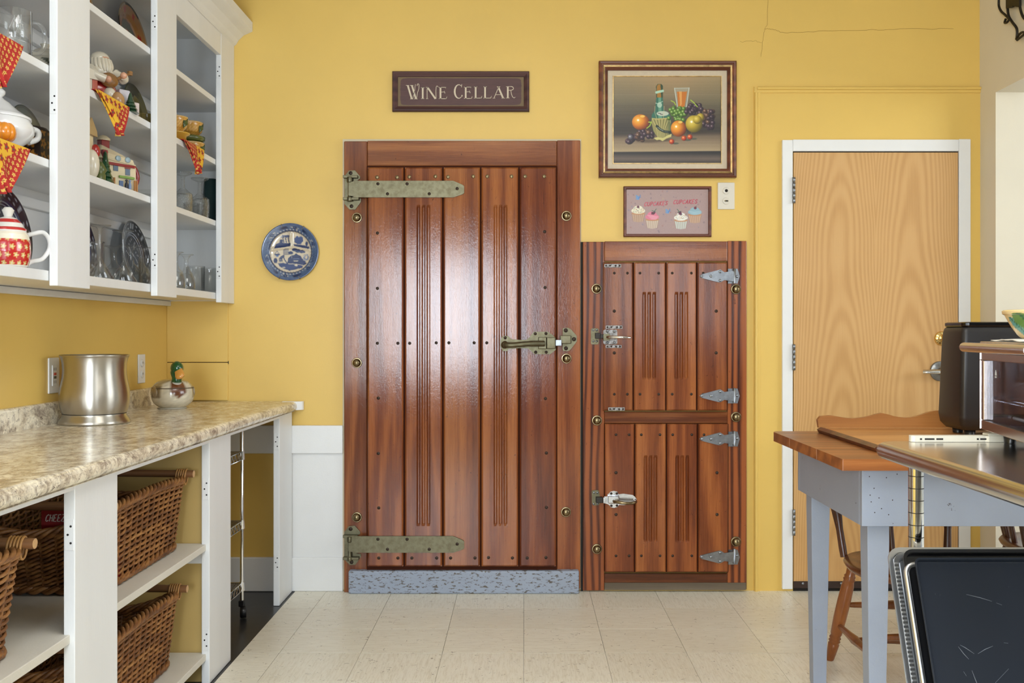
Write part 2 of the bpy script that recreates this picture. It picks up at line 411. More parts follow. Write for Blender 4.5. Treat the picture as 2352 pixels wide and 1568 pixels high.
# ---- walls
wall_back = MB().box(LX - 0.15, RX, D, D + 0.15, 0, ZC).build('wall_back', M['yellow']); struct(wall_back, 'yellow plaster wall with the old wooden doors')
wall_left = MB().box(LX - 0.15, LX, -2.0, D, 0, ZC).build('wall_left', M['yellow']); struct(wall_left, 'yellow wall behind the shelves and counter')
OPY, OPZ = 4.473, 2.278
wr = MB().box(RX, RX + 0.14, OPY, D + 0.15, 0, ZC).box(RX, RX + 0.14, 3.1, OPY, OPZ, ZC)
wall_right = wr.build('wall_right', M['cream']); struct(wall_right, 'cream wall with a wide doorway')
struct(MB().box(RX + 0.14, 6.35, D, D + 0.15, 0, ZC).build('wall_dining_back', M['room']))
struct(MB().box(6.2, 6.35, -2.0, D, 0, 1.25).box(6.2, 6.35, -2.0, D, 3.0, ZC).box(6.2, 6.35, -2.0, 0.1, 1.25, 3.0).box(6.2, 6.35, 3.1, D, 1.25, 3.0).build('wall_dining_side', M['room']))
RW = ((-1.54, -0.14, 0.72, 2.28), (0.95, 2.15, 1.05, 2.4))
wb = MB().box(LX - 0.15, RW[0][0], -2.15, -2.0, 0, ZC).box(RW[0][1], RW[1][0], -2.15, -2.0, 0, ZC).box(RW[1][1], 6.35, -2.15, -2.0, 0, ZC)
for x0, x1, z0, z1 in RW: wb.box(x0, x1, -2.15, -2.0, 0, z0).box(x0, x1, -2.15, -2.0, z1, ZC)
struct(wb.build('wall_rear', M['rear']))
for k, (x0, x1, z0, z1) in enumerate(RW):
    fr = MB()
    for a, b, c_, d_ in ((x0, x0 + .05, z0, z1), (x1 - .05, x1, z0, z1), (x0 + .05, x1 - .05, z0, z0 + .05), (x0 + .05, x1 - .05, z1 - .05, z1), (x0 + .05, x1 - .05, (z0 + z1) / 2 - .02, (z0 + z1) / 2 + .02)):
        fr.box(a, b, -2.12, -2.07, c_, d_)
    wf = fr.build('window_%d' % (k + 1), M['white_trim']); struct(wf, 'white window frame in the rear wall')
    MB().box(x0 + .05, x1 - .05, -2.10, -2.095, z0 + .05, z1 - .05).build('pane', M['pane'], wf)
fr = MB()
for a, b, c_, d_ in ((0.1, .16, 1.25, 3), (3.04, 3.1, 1.25, 3), (.16, 3.04, 1.25, 1.31), (.16, 3.04, 2.94, 3), (1.57, 1.63, 1.31, 2.94)):
    fr.box(6.26, 6.31, a, b, c_, d_)
wf = fr.build('window_3', M['white_trim']); struct(wf, 'wide white window frame of the dining side')
MB().box(6.28, 6.285, .16, 3.04, 1.31, 2.94).build('pane', M['pane'], wf)
struct(MB().box(LX - 0.15, 6.35, -2.15, D + 0.15, ZC, ZC + 0.1).build('ceiling', M['ceil']))

# plaster cracks and flat panel at the cabinet's end
def crack(pts, wpx, Y=D - 0.0006):
    P = [(wx(a, Y), wz(b, Y)) for a, b in pts]
    return MB().ribbon(P, wpx, Y, 0.0003)
M['crack'] = plain('crack_shadow', srgb(164, 126, 60), 0.9)
def jag(pts, n=7, amp=1.6):
    out = []
    for (a, b), (c_, d_) in zip(pts, pts[1:]):
        for k in range(n): out.append((a + (c_ - a) * k / n + random.uniform(-amp, amp) * .5, b + (d_ - b) * k / n + random.uniform(-amp, amp)))
    out.append(pts[-1]); return out
crack(jag([(1764, -4), (1763, 55), (1757, 66), (1752, 92), (1748, 130)]), 0.0012).build('crack', M['crack'], wall_back)
crack(jag([(1757, 66), (1775, 66), (1796, 75), (1880, 72), (1990, 69), (2080, 67), (2190, 66)]), 0.0014).build('crack', M['crack'], wall_back)
crack(jag([(1700, 96), (1735, 94), (1750, 98)]), 0.001).build('crack', M['crack'], wall_back)
YP = D - 0.010
MB().box(LX, wx(523, YP), YP, D, wz(832, YP) + 0.0015, 1.345).build('wall_panel', M['yellow'], wall_back, bevel=0.002)
MB().box(LX, wx(523, YP), YP, D, 0.885, wz(832, YP) - 0.0015).build('wall_panel', M['yellow'], wall_back, bevel=0.002)
MB().box(LX, wx(524, YP), D - 0.004, D - 0.0005, wz(836, YP), wz(829, YP)).build('panel_gap', M['dark'], wall_back)

# white wainscot left of the cellar door
x0, x1 = -1.60, wx(789)
trim = MB().box(x0, x1, D - 0.022, D, wz(1040), wz(976)).build('trim_1', M['white_trim'], bevel=0.003); struct(trim, 'white rail board of the low wainscot')
pan = MB().box(wx(660), x1, D - 0.008, D, wz(1278), wz(1040)).build('trim_2', M['white_trim']); struct(pan, 'white wainscot panel')
bb = MB().box(x0, x1, D - 0.018, D, 0.0, wz(1278)).build('baseboard_back', M['white_trim'], bevel=0.004); struct(bb, 'white baseboard left of the cellar door')

# door surround moulding (painted) and flat boards around the birch door
def moulding(path, name):
    """bead moulding swept along an x-z path on the back wall"""
    mb = MB()
    for (a, b) in zip(path, path[1:]):
        if abs(a[0] - b[0]) < 1e-6:
            mb.box(a[0] - 0.014, a[0] + 0.014, D - 0.012, D, min(a[1], b[1]) - .0, max(a[1], b[1]) + .0)
            mb.tube([(a[0] - .005, D - 0.012, a[1]), (b[0] - .005, D - 0.012, b[1])], 0.008, 8)
        else:
            mb.box(min(a[0], b[0]) - .014, max(a[0], b[0]), D - 0.012, D, a[1] - 0.014, a[1] + 0.014)
            mb.tube([(a[0], D - 0.012, a[1] + .006), (b[0], D - 0.012, b[1] + .006)], 0.008, 8)
    return mb.build(name, M['yellow'])
mo = moulding([(wx(1738), 0.0), (wx(1738), wz(207) - .0142)], 'trim_3'); struct(moulding([(wx(1738), wz(207)), (RX - .0005, wz(207))], 'trim_8'), 'yellow painted head moulding above the birch door'); struct(mo, 'yellow painted bead moulding framing the birch door')
fl = MB().box(wx(1744), RX, D - 0.006, D, 0, wz(211)).build('trim_4', M['yellow']); struct(fl, 'yellow flat boarding around the birch door')

# ================================================================== screws, caps (shared meshes)
def shared(mb, name, mat):
    o = mb.build(name, mat, None, local=True); me = o.data; bpy.data.objects.remove(o); return me
def put(me, name, parent, loc, rot=None, sc=None):
    o = bpy.data.objects.new(name, me); COL.objects.link(o); o.parent = parent; o.location = Vector(loc) - _org(parent); ORG[o.name] = Vector(loc)
    if rot: o.rotation_euler = rot
    if sc: o.scale = sc
    return o
SCREW_D = shared(MB().lathe([(0.0074, 0), (0.0074, 0.001), (0.0054, 0.0022), (0.0, 0.003)], (0, 0, 0), (0, -1, 0), 10), 'screw', plain('dark_screw_head', srgb(58, 44, 34), 0.45, 0.6))
SCREW_B = shared(MB().lathe([(0.0088, 0), (0.0088, 0.0012), (0.007, 0.0026), (0.0, 0.003)], (0, 0, 0), (0, -1, 0), 10), 'screw', M['oldbrass'])
SCREW_Z = shared(MB().lathe([(0.0068, 0), (0.0068, 0.0012), (0.005, 0.003), (0.0, 0.0036)], (0, 0, 0), (0, -1, 0), 10), 'screw', M['zinc'])
CAP = shared(MB().lathe([(0.0235, 0.0), (0.0235, 0.006), (0.0215, 0.008), (0.0195, 0.006), (0.0185, 0.008), (0.017, 0.015), (0.012, 0.021), (0.005, 0.0235), (0, 0.024)], (0, 0, 0), (0, -1, 0), 24), 'brass_cap', M['oldbrass'])

def plank(x0, x1, z0, z1, yb, yf, flutes=(), fz=None, cham=0.005):
    """one upright plank with chamfered edges and, where asked, three cut flutes"""
    X = [x0, x0 + cham]; Yd = [cham, 0]
    for c_ in flutes:
        X += [c_ - .0085, c_ - .0065, c_ - .003, c_ + .003, c_ + .0065, c_ + .0085]; Yd += [0, .006, .0105, .0105, .006, 0]
    X += [x1 - cham, x1]; Yd += [0, cham]
    fl = [0, 0] + [0, 1, 1, 1, 1, 0] * len(flutes) + [0, 0]
    Z = [z0, z0 + cham]; S = [None, 0]
    if flutes: Z += [fz[0], fz[0] + 0.012, fz[1] - 0.012, fz[1]]; S += [0, 1, 1, 0]
    Z += [z1 - cham, z1]; S += [0, None]
    mb = MB(); V = []; n = len(X)
    for z, s_ in zip(Z, S):
        for k in range(n):
            d = Yd[k] * (s_ if fl[k] else 1) if s_ is not None else max(Yd[k] if not fl[k] else 0, cham)
            V.append((X[k], yf + d, z))
    Fc = [(j * n + k, j * n + k + 1, (j + 1) * n + k + 1, (j + 1) * n + k) for j in range(len(Z) - 1) for k in range(n - 1)]
    mb.add(V, Fc)
    m = len(Z); L = [j * n for j in range(m)]; R_ = [j * n + n - 1 for j in range(m)]
    for E in (L, R_, list(range(n)), list(range((m - 1) * n, m * n))):
        A = [V[i] for i in E]; B = [(p[0], yb, p[2]) for p in A]
        q = len(A); mb.add(A + B, [(i, i + 1, q + i + 1, q + i) for i in range(q - 1)])
    return mb
def rnd_tint(lo=0.82, hi=1.12, warm=0.06):
    b = random.uniform(lo, hi); return (b * (1 + random.uniform(-warm, warm)), b, b * (1 + random.uniform(-warm, warm)))
YF, YD = D - 0.028, D - 0.062        # face of frames, face of plank doors

# ================================================================== the big cellar door
M['groove'] = plain('groove_shade_brown', srgb(66, 32, 18), .8, spec=.1)  # matte dark brown: the shade between planks is put into the colour
d1 = thing('door_1', 'tall varnished plank cellar door with long bronze strap hinges', None, (wx(1060), D, 0), kind='structure')
def bar(px0, px1, py0, py1, yb, yf): return MB().box(wx(px0, yf), wx(px1, yf), yf, yb, wz(py1, yf), wz(py0, yf))
bar(790, 843, 324, 1361, D, YF).build('frame_stile', M['fir'], d1, bevel=0.004, color=(0.78, 0.72, 0.72))
bar(1279, 1333, 322, 1352, D, YF).build('frame_stile', M['fir'], d1, bevel=0.004, color=(0.82, 0.72, 0.70))
bar(843.3, 1278.7, 323, 381, D, YF).build('frame_rail', M['firx'], d1, bevel=0.004, color=(0.86, 0.86, 0.88))
bar(843, 1279, 381, 1310, D - 0.001, D - 0.040).build('backing_board', M['groove'], d1)
E1 = [842, 928, 1017, 1104, 1192, 1279]
flake = plain('old_cream_paint_edge', srgb(206, 192, 160), .6)
MB().box(wx(788), wx(1334.5), D - .010, D - .0005, wz(1352), wz(320.5)).build('paint_edge', flake, d1)
TINT1 = [(0.74, 0.60, 0.52), (0.74, 0.62, 0.56), (0.86, 0.81, 0.70), (0.82, 0.73, 0.62), (0.62, 0.48, 0.44)]
fz = (wz(1208, YD), wz(470, YD))
for k in range(5):
    fx = {1: (961, 972.5, 984), 3: (1138, 1149.5, 1161)}.get(k, ())
    plank(wx(E1[k] + 2.0, YD), wx(E1[k + 1] - 2.0, YD), wz(1301, YD), wz(384, YD), D - 0.041, YD, [wx(a, YD) for a in fx], fz, 0.007).build('plank', M['fir'], d1, color=TINT1[k])
for (a, b) in ((866, 407), (912, 407), (940, 406), (1000, 405), (1029, 406), (1087, 405), (1119, 405), (1175, 405), (1206, 405), (1250, 405)):
    put(SCREW_B, 'screw', d1, (wx(a, YD), YD, wz(b, YD)))
for (a, b) in ((867, 788), (914, 788), (941, 788), (1002, 787), (1031, 787), (1089, 787), (1118, 787), (867, 535), (867, 662), (869, 914), (869, 1041), (870, 1166), (1251, 532), (1252, 660), (1253, 915), (1255, 1040), (1255, 1165),
               (870, 1281), (914, 1281), (946, 1281), (1003, 1281), (1035, 1281), (1091, 1281), (1122, 1280), (1177, 1281), (1211, 1281), (1254, 1280)):
    put(SCREW_D, 'screw', d1, (wx(a, YD), YD, wz(b, YD)))
for (a, b) in ((820, 500), (820, 833), (820, 1187), (1301, 496), (1301, 823), (1300, 1175)):
    put(CAP, 'brass_cap', d1, (wx(a, YF), YF, wz(b, YF)))
def strap_hinge(dy, flip):
    Yh = YD - 0.008
    P = lambda pts, Y: [(wx(a, Y), wz(b + dy, Y)) for a, b in pts]
    h = MB().prism(P([(812, 415), (1041, 415), (1062, 424), (1066, 427), (1066, 443), (1062, 446), (1041, 453), (812, 453)], Yh), 'y', Yh, YD + 0.001).build('strap_hinge', M['bronze'], d1, bevel=0.002)
    br = MB().prism(P([(791, 405), (801, 392), (815, 391), (827, 405), (827, 410), (819, 415), (819, 455), (829, 456), (829, 463), (816, 481), (803, 481), (791, 468)], YF - .007), 'y', YF - 0.007, YF + 0.001)
    br.build('bracket', M['bronze'], h, bevel=0.002)
    xb = wx(801, YF - 0.03)
    kn = MB().lathe([(0.006, 0), (0.014, 0.001), (0.014, 0.018), (0.009, 0.022), (0.009, 0.085), (0.014, 0.089), (0.014, 0.112), (0.004, 0.114)], (xb + .004, YF - 0.026, wz(466 + dy)), (0, 0, 1), 16)
    kn.box(wx(793), wx(826), YF - 0.035, YF - .006, wz(413 + dy), wz(407 + dy)).box(wx(793), wx(829), YF - 0.035, YF - .006, wz(463 + dy), wz(457 + dy))
    kn.prism(P([(801, 419), (822, 415), (822, 453), (801, 449)], YF - .03), 'y', YF - 0.036, YF - 0.026)
    kn.build('knuckle', M['bronze'], h, bevel=0.0015)
    for (a, b) in ((868, 422), (935, 422), (890, 445), (986, 445), (1050, 433)):
        put(SCREW_D, 'screw', h, (wx(a, Yh), Yh, wz(b + dy, Yh)))
    for (a, b) in ((806, 398), (808, 474)):
        put(SCREW_D, 'screw', h, (wx(a, YF), YF - .007, wz(b + dy, YF)), sc=(1.2, 1.2, 1.2))
strap_hinge(0, 1); strap_hinge(816, 1)
# latch with pull handle
K = lambda x, y, Y: (wx(1130 + x / 11.2, Y), wz(730 + y / 11.2, Y))
Yl = YD - 0.006
lt = MB().prism([K(a, b, Yl) for a, b in ((215, 570), (260, 480), (340, 455), (420, 470), (500, 545), (690, 560), (880, 565), (960, 500), (1080, 355), (1440, 352), (1600, 470), (1640, 520), (1640, 820), (1500, 930), (1090, 930), (930, 780), (700, 775), (440, 800), (390, 850), (280, 850), (215, 740))], 'y', Yl, YD + 0.001).build('latch_plate', M['bronze'], d1, bevel=0.002)
hb = MB()
pts = [(330, 660, .006), (332, 670, .04), (380, 690, .058), (560, 690, .066), (900, 660, .062), (1180, 655, .05), (1330, 655, .04)]
hb.tube(spline([Vector((K(a, b, YD)[0], YD - d, K(a, b, YD)[1])) for a, b, d in pts], 6), [0.014] * 6 + [0.0125] * 10 + [0.012] * 10 + [0.0135] * 11, 12, sc=(1, 0.9))
hb.ball((K(330, 690, YD)[0], YD - .045, K(330, 690, YD)[1]), 0.0165, 14, 8)
hb.build('pull_handle', M['bronze'], lt)
hs = MB()
a, b = K(1405, 790, YD - .03), K(1630, 500, YD - .03)
hs.box(a[0], b[0], YD - 0.045, YD - .005, a[1], b[1])
a, b = K(1190, 800, YD - .02), K(1405, 490, YD - .02); hs.box(a[0], b[0], YD - 0.026, YD - .005, a[1], b[1])
hs.build('latch_housing', M['bronze'], lt, bevel=0.003)
a, b = K(1630, 720, YD - .02), K(1790, 560, YD - .02); MB().box(a[0], b[0], YD - 0.03, YD - .016, a[1], b[1]).build('bolt', M['zinc'], lt, bevel=0.002)
for a, b in ((1115, 405), (1390, 400), (1125, 880), (1395, 880), (340, 510)):
    q = K(a, b, Yl); put(SCREW_D, 'screw', lt, (q[0], Yl, q[1]))
Ys = YF - 0.012
sk = MB().prism([K(a, b, Ys) for a, b in ((1820, 265), (1960, 250), (2030, 290), (2180, 460), (2185, 600), (2010, 830), (1960, 850), (1840, 850), (1815, 800))], 'y', Ys, YF + 0.001).build('strike_plate', M['bronze'], d1, bevel=0.002)
a, b = K(1750, 660, Ys - .02), K(2030, 450, Ys - .02); MB().box(a[0], b[0], Ys - 0.030, Ys, a[1], b[1]).build('keeper', M['bronze'], sk, bevel=0.003)
for a, b in ((1900, 320), (1905, 780), (2110, 545)):
    q = K(a, b, Ys); put(SCREW_D, 'screw', sk, (q[0], Ys, q[1]), sc=(1.3, 1.3, 1.3))
# worn grey doorstep
sill_m = paint('worn_blue_grey_paint', srgb(150, 158, 172), 0.5, 0.05, 5, 0.4, chip=(srgb(92, 84, 72), 34, 0.555, (1, 1, 3.0)))
ds = MB().box(wx(800, 4.567), wx(1330, 4.567), 4.567, D, 0, wz(1311, 4.567)).build('trim_5', sill_m, bevel=0.007, seg=3); struct(ds, 'worn blue-grey painted doorstep under the cellar door')

# ================================================================== the locker with two small doors
XF = 1338
fr2 = thing('trim_6', 'varnished fir locker frame beside the cellar door', None, (wx(1526), D, 0), kind='structure')
Y2 = D - 0.024; YD2 = D - 0.052
bar(1339, 1388, 555, 1356, D, Y2).build('frame_stile', M['firdark'], fr2, bevel=0.003, color=(0.82, 0.80, 0.85))
bar(1671, 1715, 553, 1354, D, Y2).build('frame_stile', M['firdark'], fr2, bevel=0.003, color=(0.9, 0.85, 0.8))
bar(1388.3, 1670.7, 554, 600, D, Y2).build('frame_rail', M['firx'], fr2, bevel=0.003, color=(0.86, 0.82, 0.84))
bar(1388.3, 1670.7, 945, 972, D, Y2).build('frame_rail', M['firx'], fr2, bevel=0.003, color=(0.6, 0.55, 0.55))
bar(1388.3, 1670.7, 1317, 1338, D, Y2).build('frame_rail', M['firx'], fr2, bevel=0.003, color=(0.5, 0.46, 0.44))
bar(1388.3, 1714, 1338, 1355, D, Y2 - .004).build('frame_sill', wood('bare_grey_timber', srgb(84, 72, 56), srgb(112, 98, 80), srgb(134, 120, 100), 'x', 60, 3, 0.7, 0, 0.3, 0.4), fr2, bevel=0.003)
for (a, b) in ((1370, 663), (1690, 664), (1371, 965), (1690, 957), (1371, 1260), (1690, 1243)):
    put(CAP, 'brass_cap', fr2, (wx(a, Y2), Y2, wz(b, Y2)))
MB().box(wx(1333.5), wx(1339), D - 0.012, D, 0, wz(556)).build('gap_strip', M['dark'], fr2)
DV2 = [[1384, 1455, 1530, 1601, 1672], [1388, 1458, 1531, 1603, 1674]]
def locker(num, ex, py0, py1, fy0, fy1, hinges, label, tints):
    d = thing('door_%d' % num, label, None, (wx((ex[0] + ex[-1]) / 2), D, wz(py1)), kind='structure')
    bar(ex[0] + 1, ex[-1] - 1, py0 + 1, py1 - 1, D - 0.001, D - 0.034).build('backing_board', M['groove'], d)
    for k in range(4):
        c0 = {1: 1491 + (num - 2) * 3, 2: 1565 + (num - 2) * 2}.get(k)
        fx = (c0 - 11.5, c0, c0 + 11.5) if c0 else ()
        plank(wx(ex[k] + 1.8, YD2), wx(ex[k + 1] - 1.8, YD2), wz(py1 - 1.5, YD2), wz(py0 + 1.5, YD2), D - 0.035, YD2, [wx(a, YD2) for a in fx], (wz(fy1, YD2), wz(fy0, YD2)), 0.005).build('plank', M['fir'], d, color=tints[k])
    for py in (py0 + 26, py1 - 39):
        for px in (ex[0] + 27, ex[0] + 57, ex[1] + 15, ex[1] + 58, ex[2] + 14, ex[2] + 58, ex[3] + 14):
            put(SCREW_D, 'screw', d, (wx(px, YD2), YD2, wz(py, YD2)), sc=(.85, .85, .85))
    for f in (.33, .61):
        for px in (ex[0] + 27, ex[3] + 44): put(SCREW_D, 'screw', d, (wx(px, YD2), YD2, wz(py0 + f * (py1 - py0), YD2)))
    for hy in hinges:
        P = lambda pts, Y: [(wx(a, Y), wz(hy + b, Y)) for a, b in pts]
        Yh = YD2 - 0.007
        h = MB().prism(P([(1607, 0), (1611, -4), (1650, -14), (1655, -15), (1664, -9), (1684, -12), (1684, 12), (1664, 9), (1655, 14), (1650, 14), (1611, 4)], Yh), 'y', Yh, YD2 + .001).build('hinge', M['zinc'], d, bevel=0.0015)
        MB().lathe([(0.007, 0), (0.007, .066), (0.003, .068)], (wx(1688, Yh), Y2 - 0.02, wz(hy + 16, Yh)), (0, 0, 1), 12).box(wx(1680, Yh), wx(1689, Yh), Y2 - .026, Y2 - .014, wz(hy + 11, Yh), wz(hy - 11, Yh)).build('knuckle', M['zinc'], h)
        MB().prism(P([(1672, -17), (1694, -17), (1699, 0), (1694, 17), (1672, 17)], Y2 - .004), 'y', Y2 - .005, Y2 + .001).build('hinge_leaf', M['zinc'], h)
        for a, b in ((1612, 0), (1633, 0), (1654, -10), (1654, 10), (1696, 0)):
            put(SCREW_Z, 'screw', h, (wx(a, Yh), Yh if a < 1690 else Y2 - .005, wz(hy + b, Yh)))
    return d
d2 = locker(2, DV2[0], 601, 944, 670, 872, (634, 909), 'upper small plank locker door with dark lever latch', [(0.72, 0.66, 0.68), (0.80, 0.72, 0.74), (0.92, 0.85, 0.84), (0.78, 0.68, 0.64)])
d3 = locker(3, DV2[1], 972, 1315, 1045, 1246, (1008, 1279), 'lower small plank locker door with chrome and brass latch', [(0.80, 0.66, 0.62), (0.92, 0.84, 0.78), (0.82, 0.68, 0.58), (0.88, 0.76, 0.62)])
# dark strap plates on the upper locker door
plate_m = metal('dull_dark_plate', (0.30, 0.28, 0.26), 0.45, grime=(0.10, 0.085, 0.075), bump=0.3, gscale=120)
for a0, a1, b0, b1 in ((1388, 1427, 606, 614), (1391, 1430, 747, 755), (1391, 1428, 792, 799), (1397, 1435, 935, 943)):
    p = bar(a0, a1, b0, b1, YD2 + .001, YD2 - 0.003).build('repair_plate', plate_m, d2, bevel=0.001)
    for a in (a0 + 4, a0 + 13, a1 - 13, a1 - 4): put(SCREW_D, 'screw', p, (wx(a, YD2), YD2 - .003, wz((b0 + b1) / 2, YD2)), sc=(.6, .6, .6))
# latch of the upper locker
U = lambda x, y, Y=YD2: (wx(1340 + x / 14.26, Y), wz(720 + y / 14.26, Y))
def rr(f, x0, y0, x1, y1, r, Y):
    a, b = f(x0, y1, Y), f(x1, y0, Y); return rrect(a[0], b[0], a[1], b[1], r)
l2 = MB().prism(rr(U, 655, 525, 1110, 1005, .008, YD2 - .004), 'y', YD2 - .004, YD2 + .001).build('latch_plate', plate_m, d2, bevel=.001)
MB().prism(rr(U, 660, 660, 870, 880, .004, YD2 - .03), 'y', YD2 - .03, YD2 - .003).build('latch_housing', M['bronze'], l2, bevel=.002)
sp = spline([Vector((U(a, b)[0], YD2 - d, U(a, b)[1])) for a, b, d in ((770, 765, .03), (900, 765, .05), (1150, 765, .062), (1380, 775, .060), (1530, 785, .048))], 6)
MB().tube(sp, [.0085] * 8 + [.0075] * 8 + [.006] * 7 + [.0045, .003][:len(sp) - 23], 10, sc=(1, .8)).build('lever', M['chrome'], l2)
for a, b in ((785, 575), (1005, 575), (790, 950), (1010, 945)): q = U(a, b); put(SCREW_Z, 'screw', l2, (q[0], YD2 - .004, q[1]))
s2 = MB().prism(rr(U, 245, 480, 500, 1010, .007, Y2 - .005), 'y', Y2 - .005, Y2 + .001).build('strike_plate', M['bronze'], d2, bevel=.001)
a, b = U(385, 820, Y2 - .02), U(560, 630, Y2 - .02); MB().box(a[0], b[0], Y2 - .03, Y2 - .004, a[1], b[1]).build('keeper', M['iron'], s2, bevel=.002)
a, b = U(545, 810), U(680, 680); MB().box(a[0], b[0], YD2 - .02, YD2 - .008, a[1], b[1]).build('bolt', M['iron'], l2, bevel=.002)
for a, b in ((320, 540), (430, 540), (320, 905), (430, 905)): q = U(a, b, Y2); put(SCREW_Z, 'screw', s2, (q[0], Y2 - .005, q[1]), sc=(.8, .8, .8))
# latch of the lower locker
V_ = lambda x, y, Y=YD2: (wx(1340 + x / 16.8, Y), wz(1100 + y / 16.8, Y))
chrome_old = metal('worn_chrome', (0.74, 0.76, 0.80), 0.2, grime=(0.5, 0.52, 0.56))
body = [(820, 680), (940, 660), (940, 580), (1000, 560), (1040, 490), (1170, 450), (1300, 480), (1360, 580), (1550, 560), (1720, 585), (1900, 610), (1990, 680), (2050, 775), (2000, 880), (1880, 955), (1720, 970), (1560, 1000), (1380, 990), (1320, 1070), (1180, 1110), (1050, 1080), (1000, 1000), (930, 960), (820, 930)]
l3 = MB().prism([V_(a, b, YD2 - .006) for a, b in body], 'y', YD2 - .007, YD2 + .001).build('latch_plate', chrome_old, d3, bevel=.002)
a, b = V_(950, 950, YD2 - .02), V_(1390, 640, YD2 - .02); MB().box(a[0], b[0], YD2 - .026, YD2 - .006, a[1], b[1]).build('latch_housing', chrome_old, l3, bevel=.006, seg=3)
sp = spline([Vector((V_(a, b)[0], YD2 - d, V_(a, b)[1])) for a, b, d in ((1160, 820, .030), (1260, 815, .045), (1500, 840, .056), (1800, 850, .054), (1960, 835, .040), (2000, 830, .02))], 5)
MB().tube(sp, [.0075] * 10 + [.0068] * 16, 10).build('lever', M['oldbrass'], l3)
MB().lathe([(.004, 0), (.008, .002), (.008, .01), (.004, .012)], (V_(1190, 820)[0], YD2 - .026, V_(1190, 820)[1]), (0, -1, 0), 12).build('pivot', chrome_old, l3)
a, b = V_(755, 905), V_(830, 690); MB().box(a[0], b[0], YD2 - .02, YD2 - .006, a[1], b[1]).build('bolt', chrome_old, l3, bevel=.001)
for a, b in ((1070, 545), (1285, 545), (1075, 1015), (1290, 1010)): q = V_(a, b); put(SCREW_D, 'screw', l3, (q[0], YD2 - .007, q[1]), sc=(.8, .8, .8))
s3 = MB().prism([V_(a, b, Y2 - .005) for a, b in ((320, 500), (350, 435), (540, 420), (600, 470), (640, 660), (640, 910), (590, 1000), (400, 1020), (330, 950))], 'y', Y2 - .006, Y2 + .001).build('strike_plate', M['bronze'], d3, bevel=.001)
a, b = V_(480, 910, Y2 - .02), V_(750, 690, Y2 - .02); MB().box(a[0], b[0], Y2 - .03, Y2 - .004, a[1], b[1]).build('keeper', M['iron'], s3, bevel=.002)
for a, b in ((400, 515), (530, 515), (390, 950), (540, 940)): q = V_(a, b, Y2); put(SCREW_Z, 'screw', s3, (q[0], Y2 - .006, q[1]), sc=(.8, .8, .8))

# ================================================================== the birch door
YC = D - 0.020
cs = thing('trim_7', 'white painted casing of the birch door', None, (wx(2014), D, 0), kind='structure')
def casing(px0, px1, py0, py1): return bar(px0, px1, py0, py1, D, YC)
casing(1797, 1821, 321, 1353).build('casing_stile', M['white_trim'], cs, bevel=.003)
casing(2203, 2230, 319, 1353).build('casing_stile', M['white_trim'], cs, bevel=.003)
casing(1821.2, 2202.8, 320, 347).build('casing_head', M['white_trim'], cs, bevel=.003)
d4 = thing('door_4', 'plain birch veneer door with steel lever and brass deadbolt', None, (wx(2010), D, 0), kind='structure')
MB().box(wx(1820.5), wx(2204), D - .008, D - .0062, 0.0, wz(346.5)).build('door_gap', M['dark'], d4)
YB = D - 0.016
bar(1823, 2200.5, 350, 1350, D - .0065, YB).build('door_slab', M['birch'], d4, bevel=.001, color=(1, 1, 1))
kick = bar(1823, 2200.5, 1335, 1350.5, YB + .001, YB - .006).build('door_sweep', plain('dark_brown_sweep', srgb(52, 34, 26), 0.5), d4, bevel=.001)
for a in (1843, 1931, 2019, 2107, 2190): put(SCREW_Z, 'screw', kick, (wx(a, YB), YB - .006, wz(1339, YB)), sc=(.9, .9, .9))
for hy in (437, 820, 1199):
    h = MB()
    for k in range(5): h.lathe([(.003, 0), (.0075, .001), (.0075, .0225), (.003, .0235)], (wx(1822.5, YC), YC - .006, wz(hy + 30, YC) + k * .0243), (0, 0, 1), 12)
    h.build('hinge', M['zinc'], d4)
# deadbolt and lever
xb, zb = wx(2162, YB), wz(777, YB)
db = MB().lathe([(.033, 0), (.033, .004), (.028, .010), (.020, .010), (.017, .014), (.016, .016), (0, .016)], (xb, YB, zb), (0, -1, 0), 28).build('deadbolt', M['brass'], d4)
MB().box(xb - .006, xb + .006, YB - .032, YB - .015, zb - .017, zb + .017).build('thumb_turn', M['brass'], db, bevel=.003)
xb, zb = wx(2158, YB), wz(852, YB)
lv = MB().lathe([(.046, 0), (.046, .006), (.042, .010), (.018, .012), (.018, .03), (.014, .045), (0, .045)], (xb, YB, zb), (0, -1, 0), 32).build('lever_rose', M['zinc'], d4)
sp = spline([(xb + .002, YB - .030, zb), (xb, YB - .052, zb), (xb - .03, YB - .062, zb), (xb - .075, YB - .060, zb), (xb - .095, YB - .050, zb - .001)], 6)
MB().tube(sp, [.012] * len(sp), 12, sc=(.62, 1.05)).build('lever', M['steel'], lv)
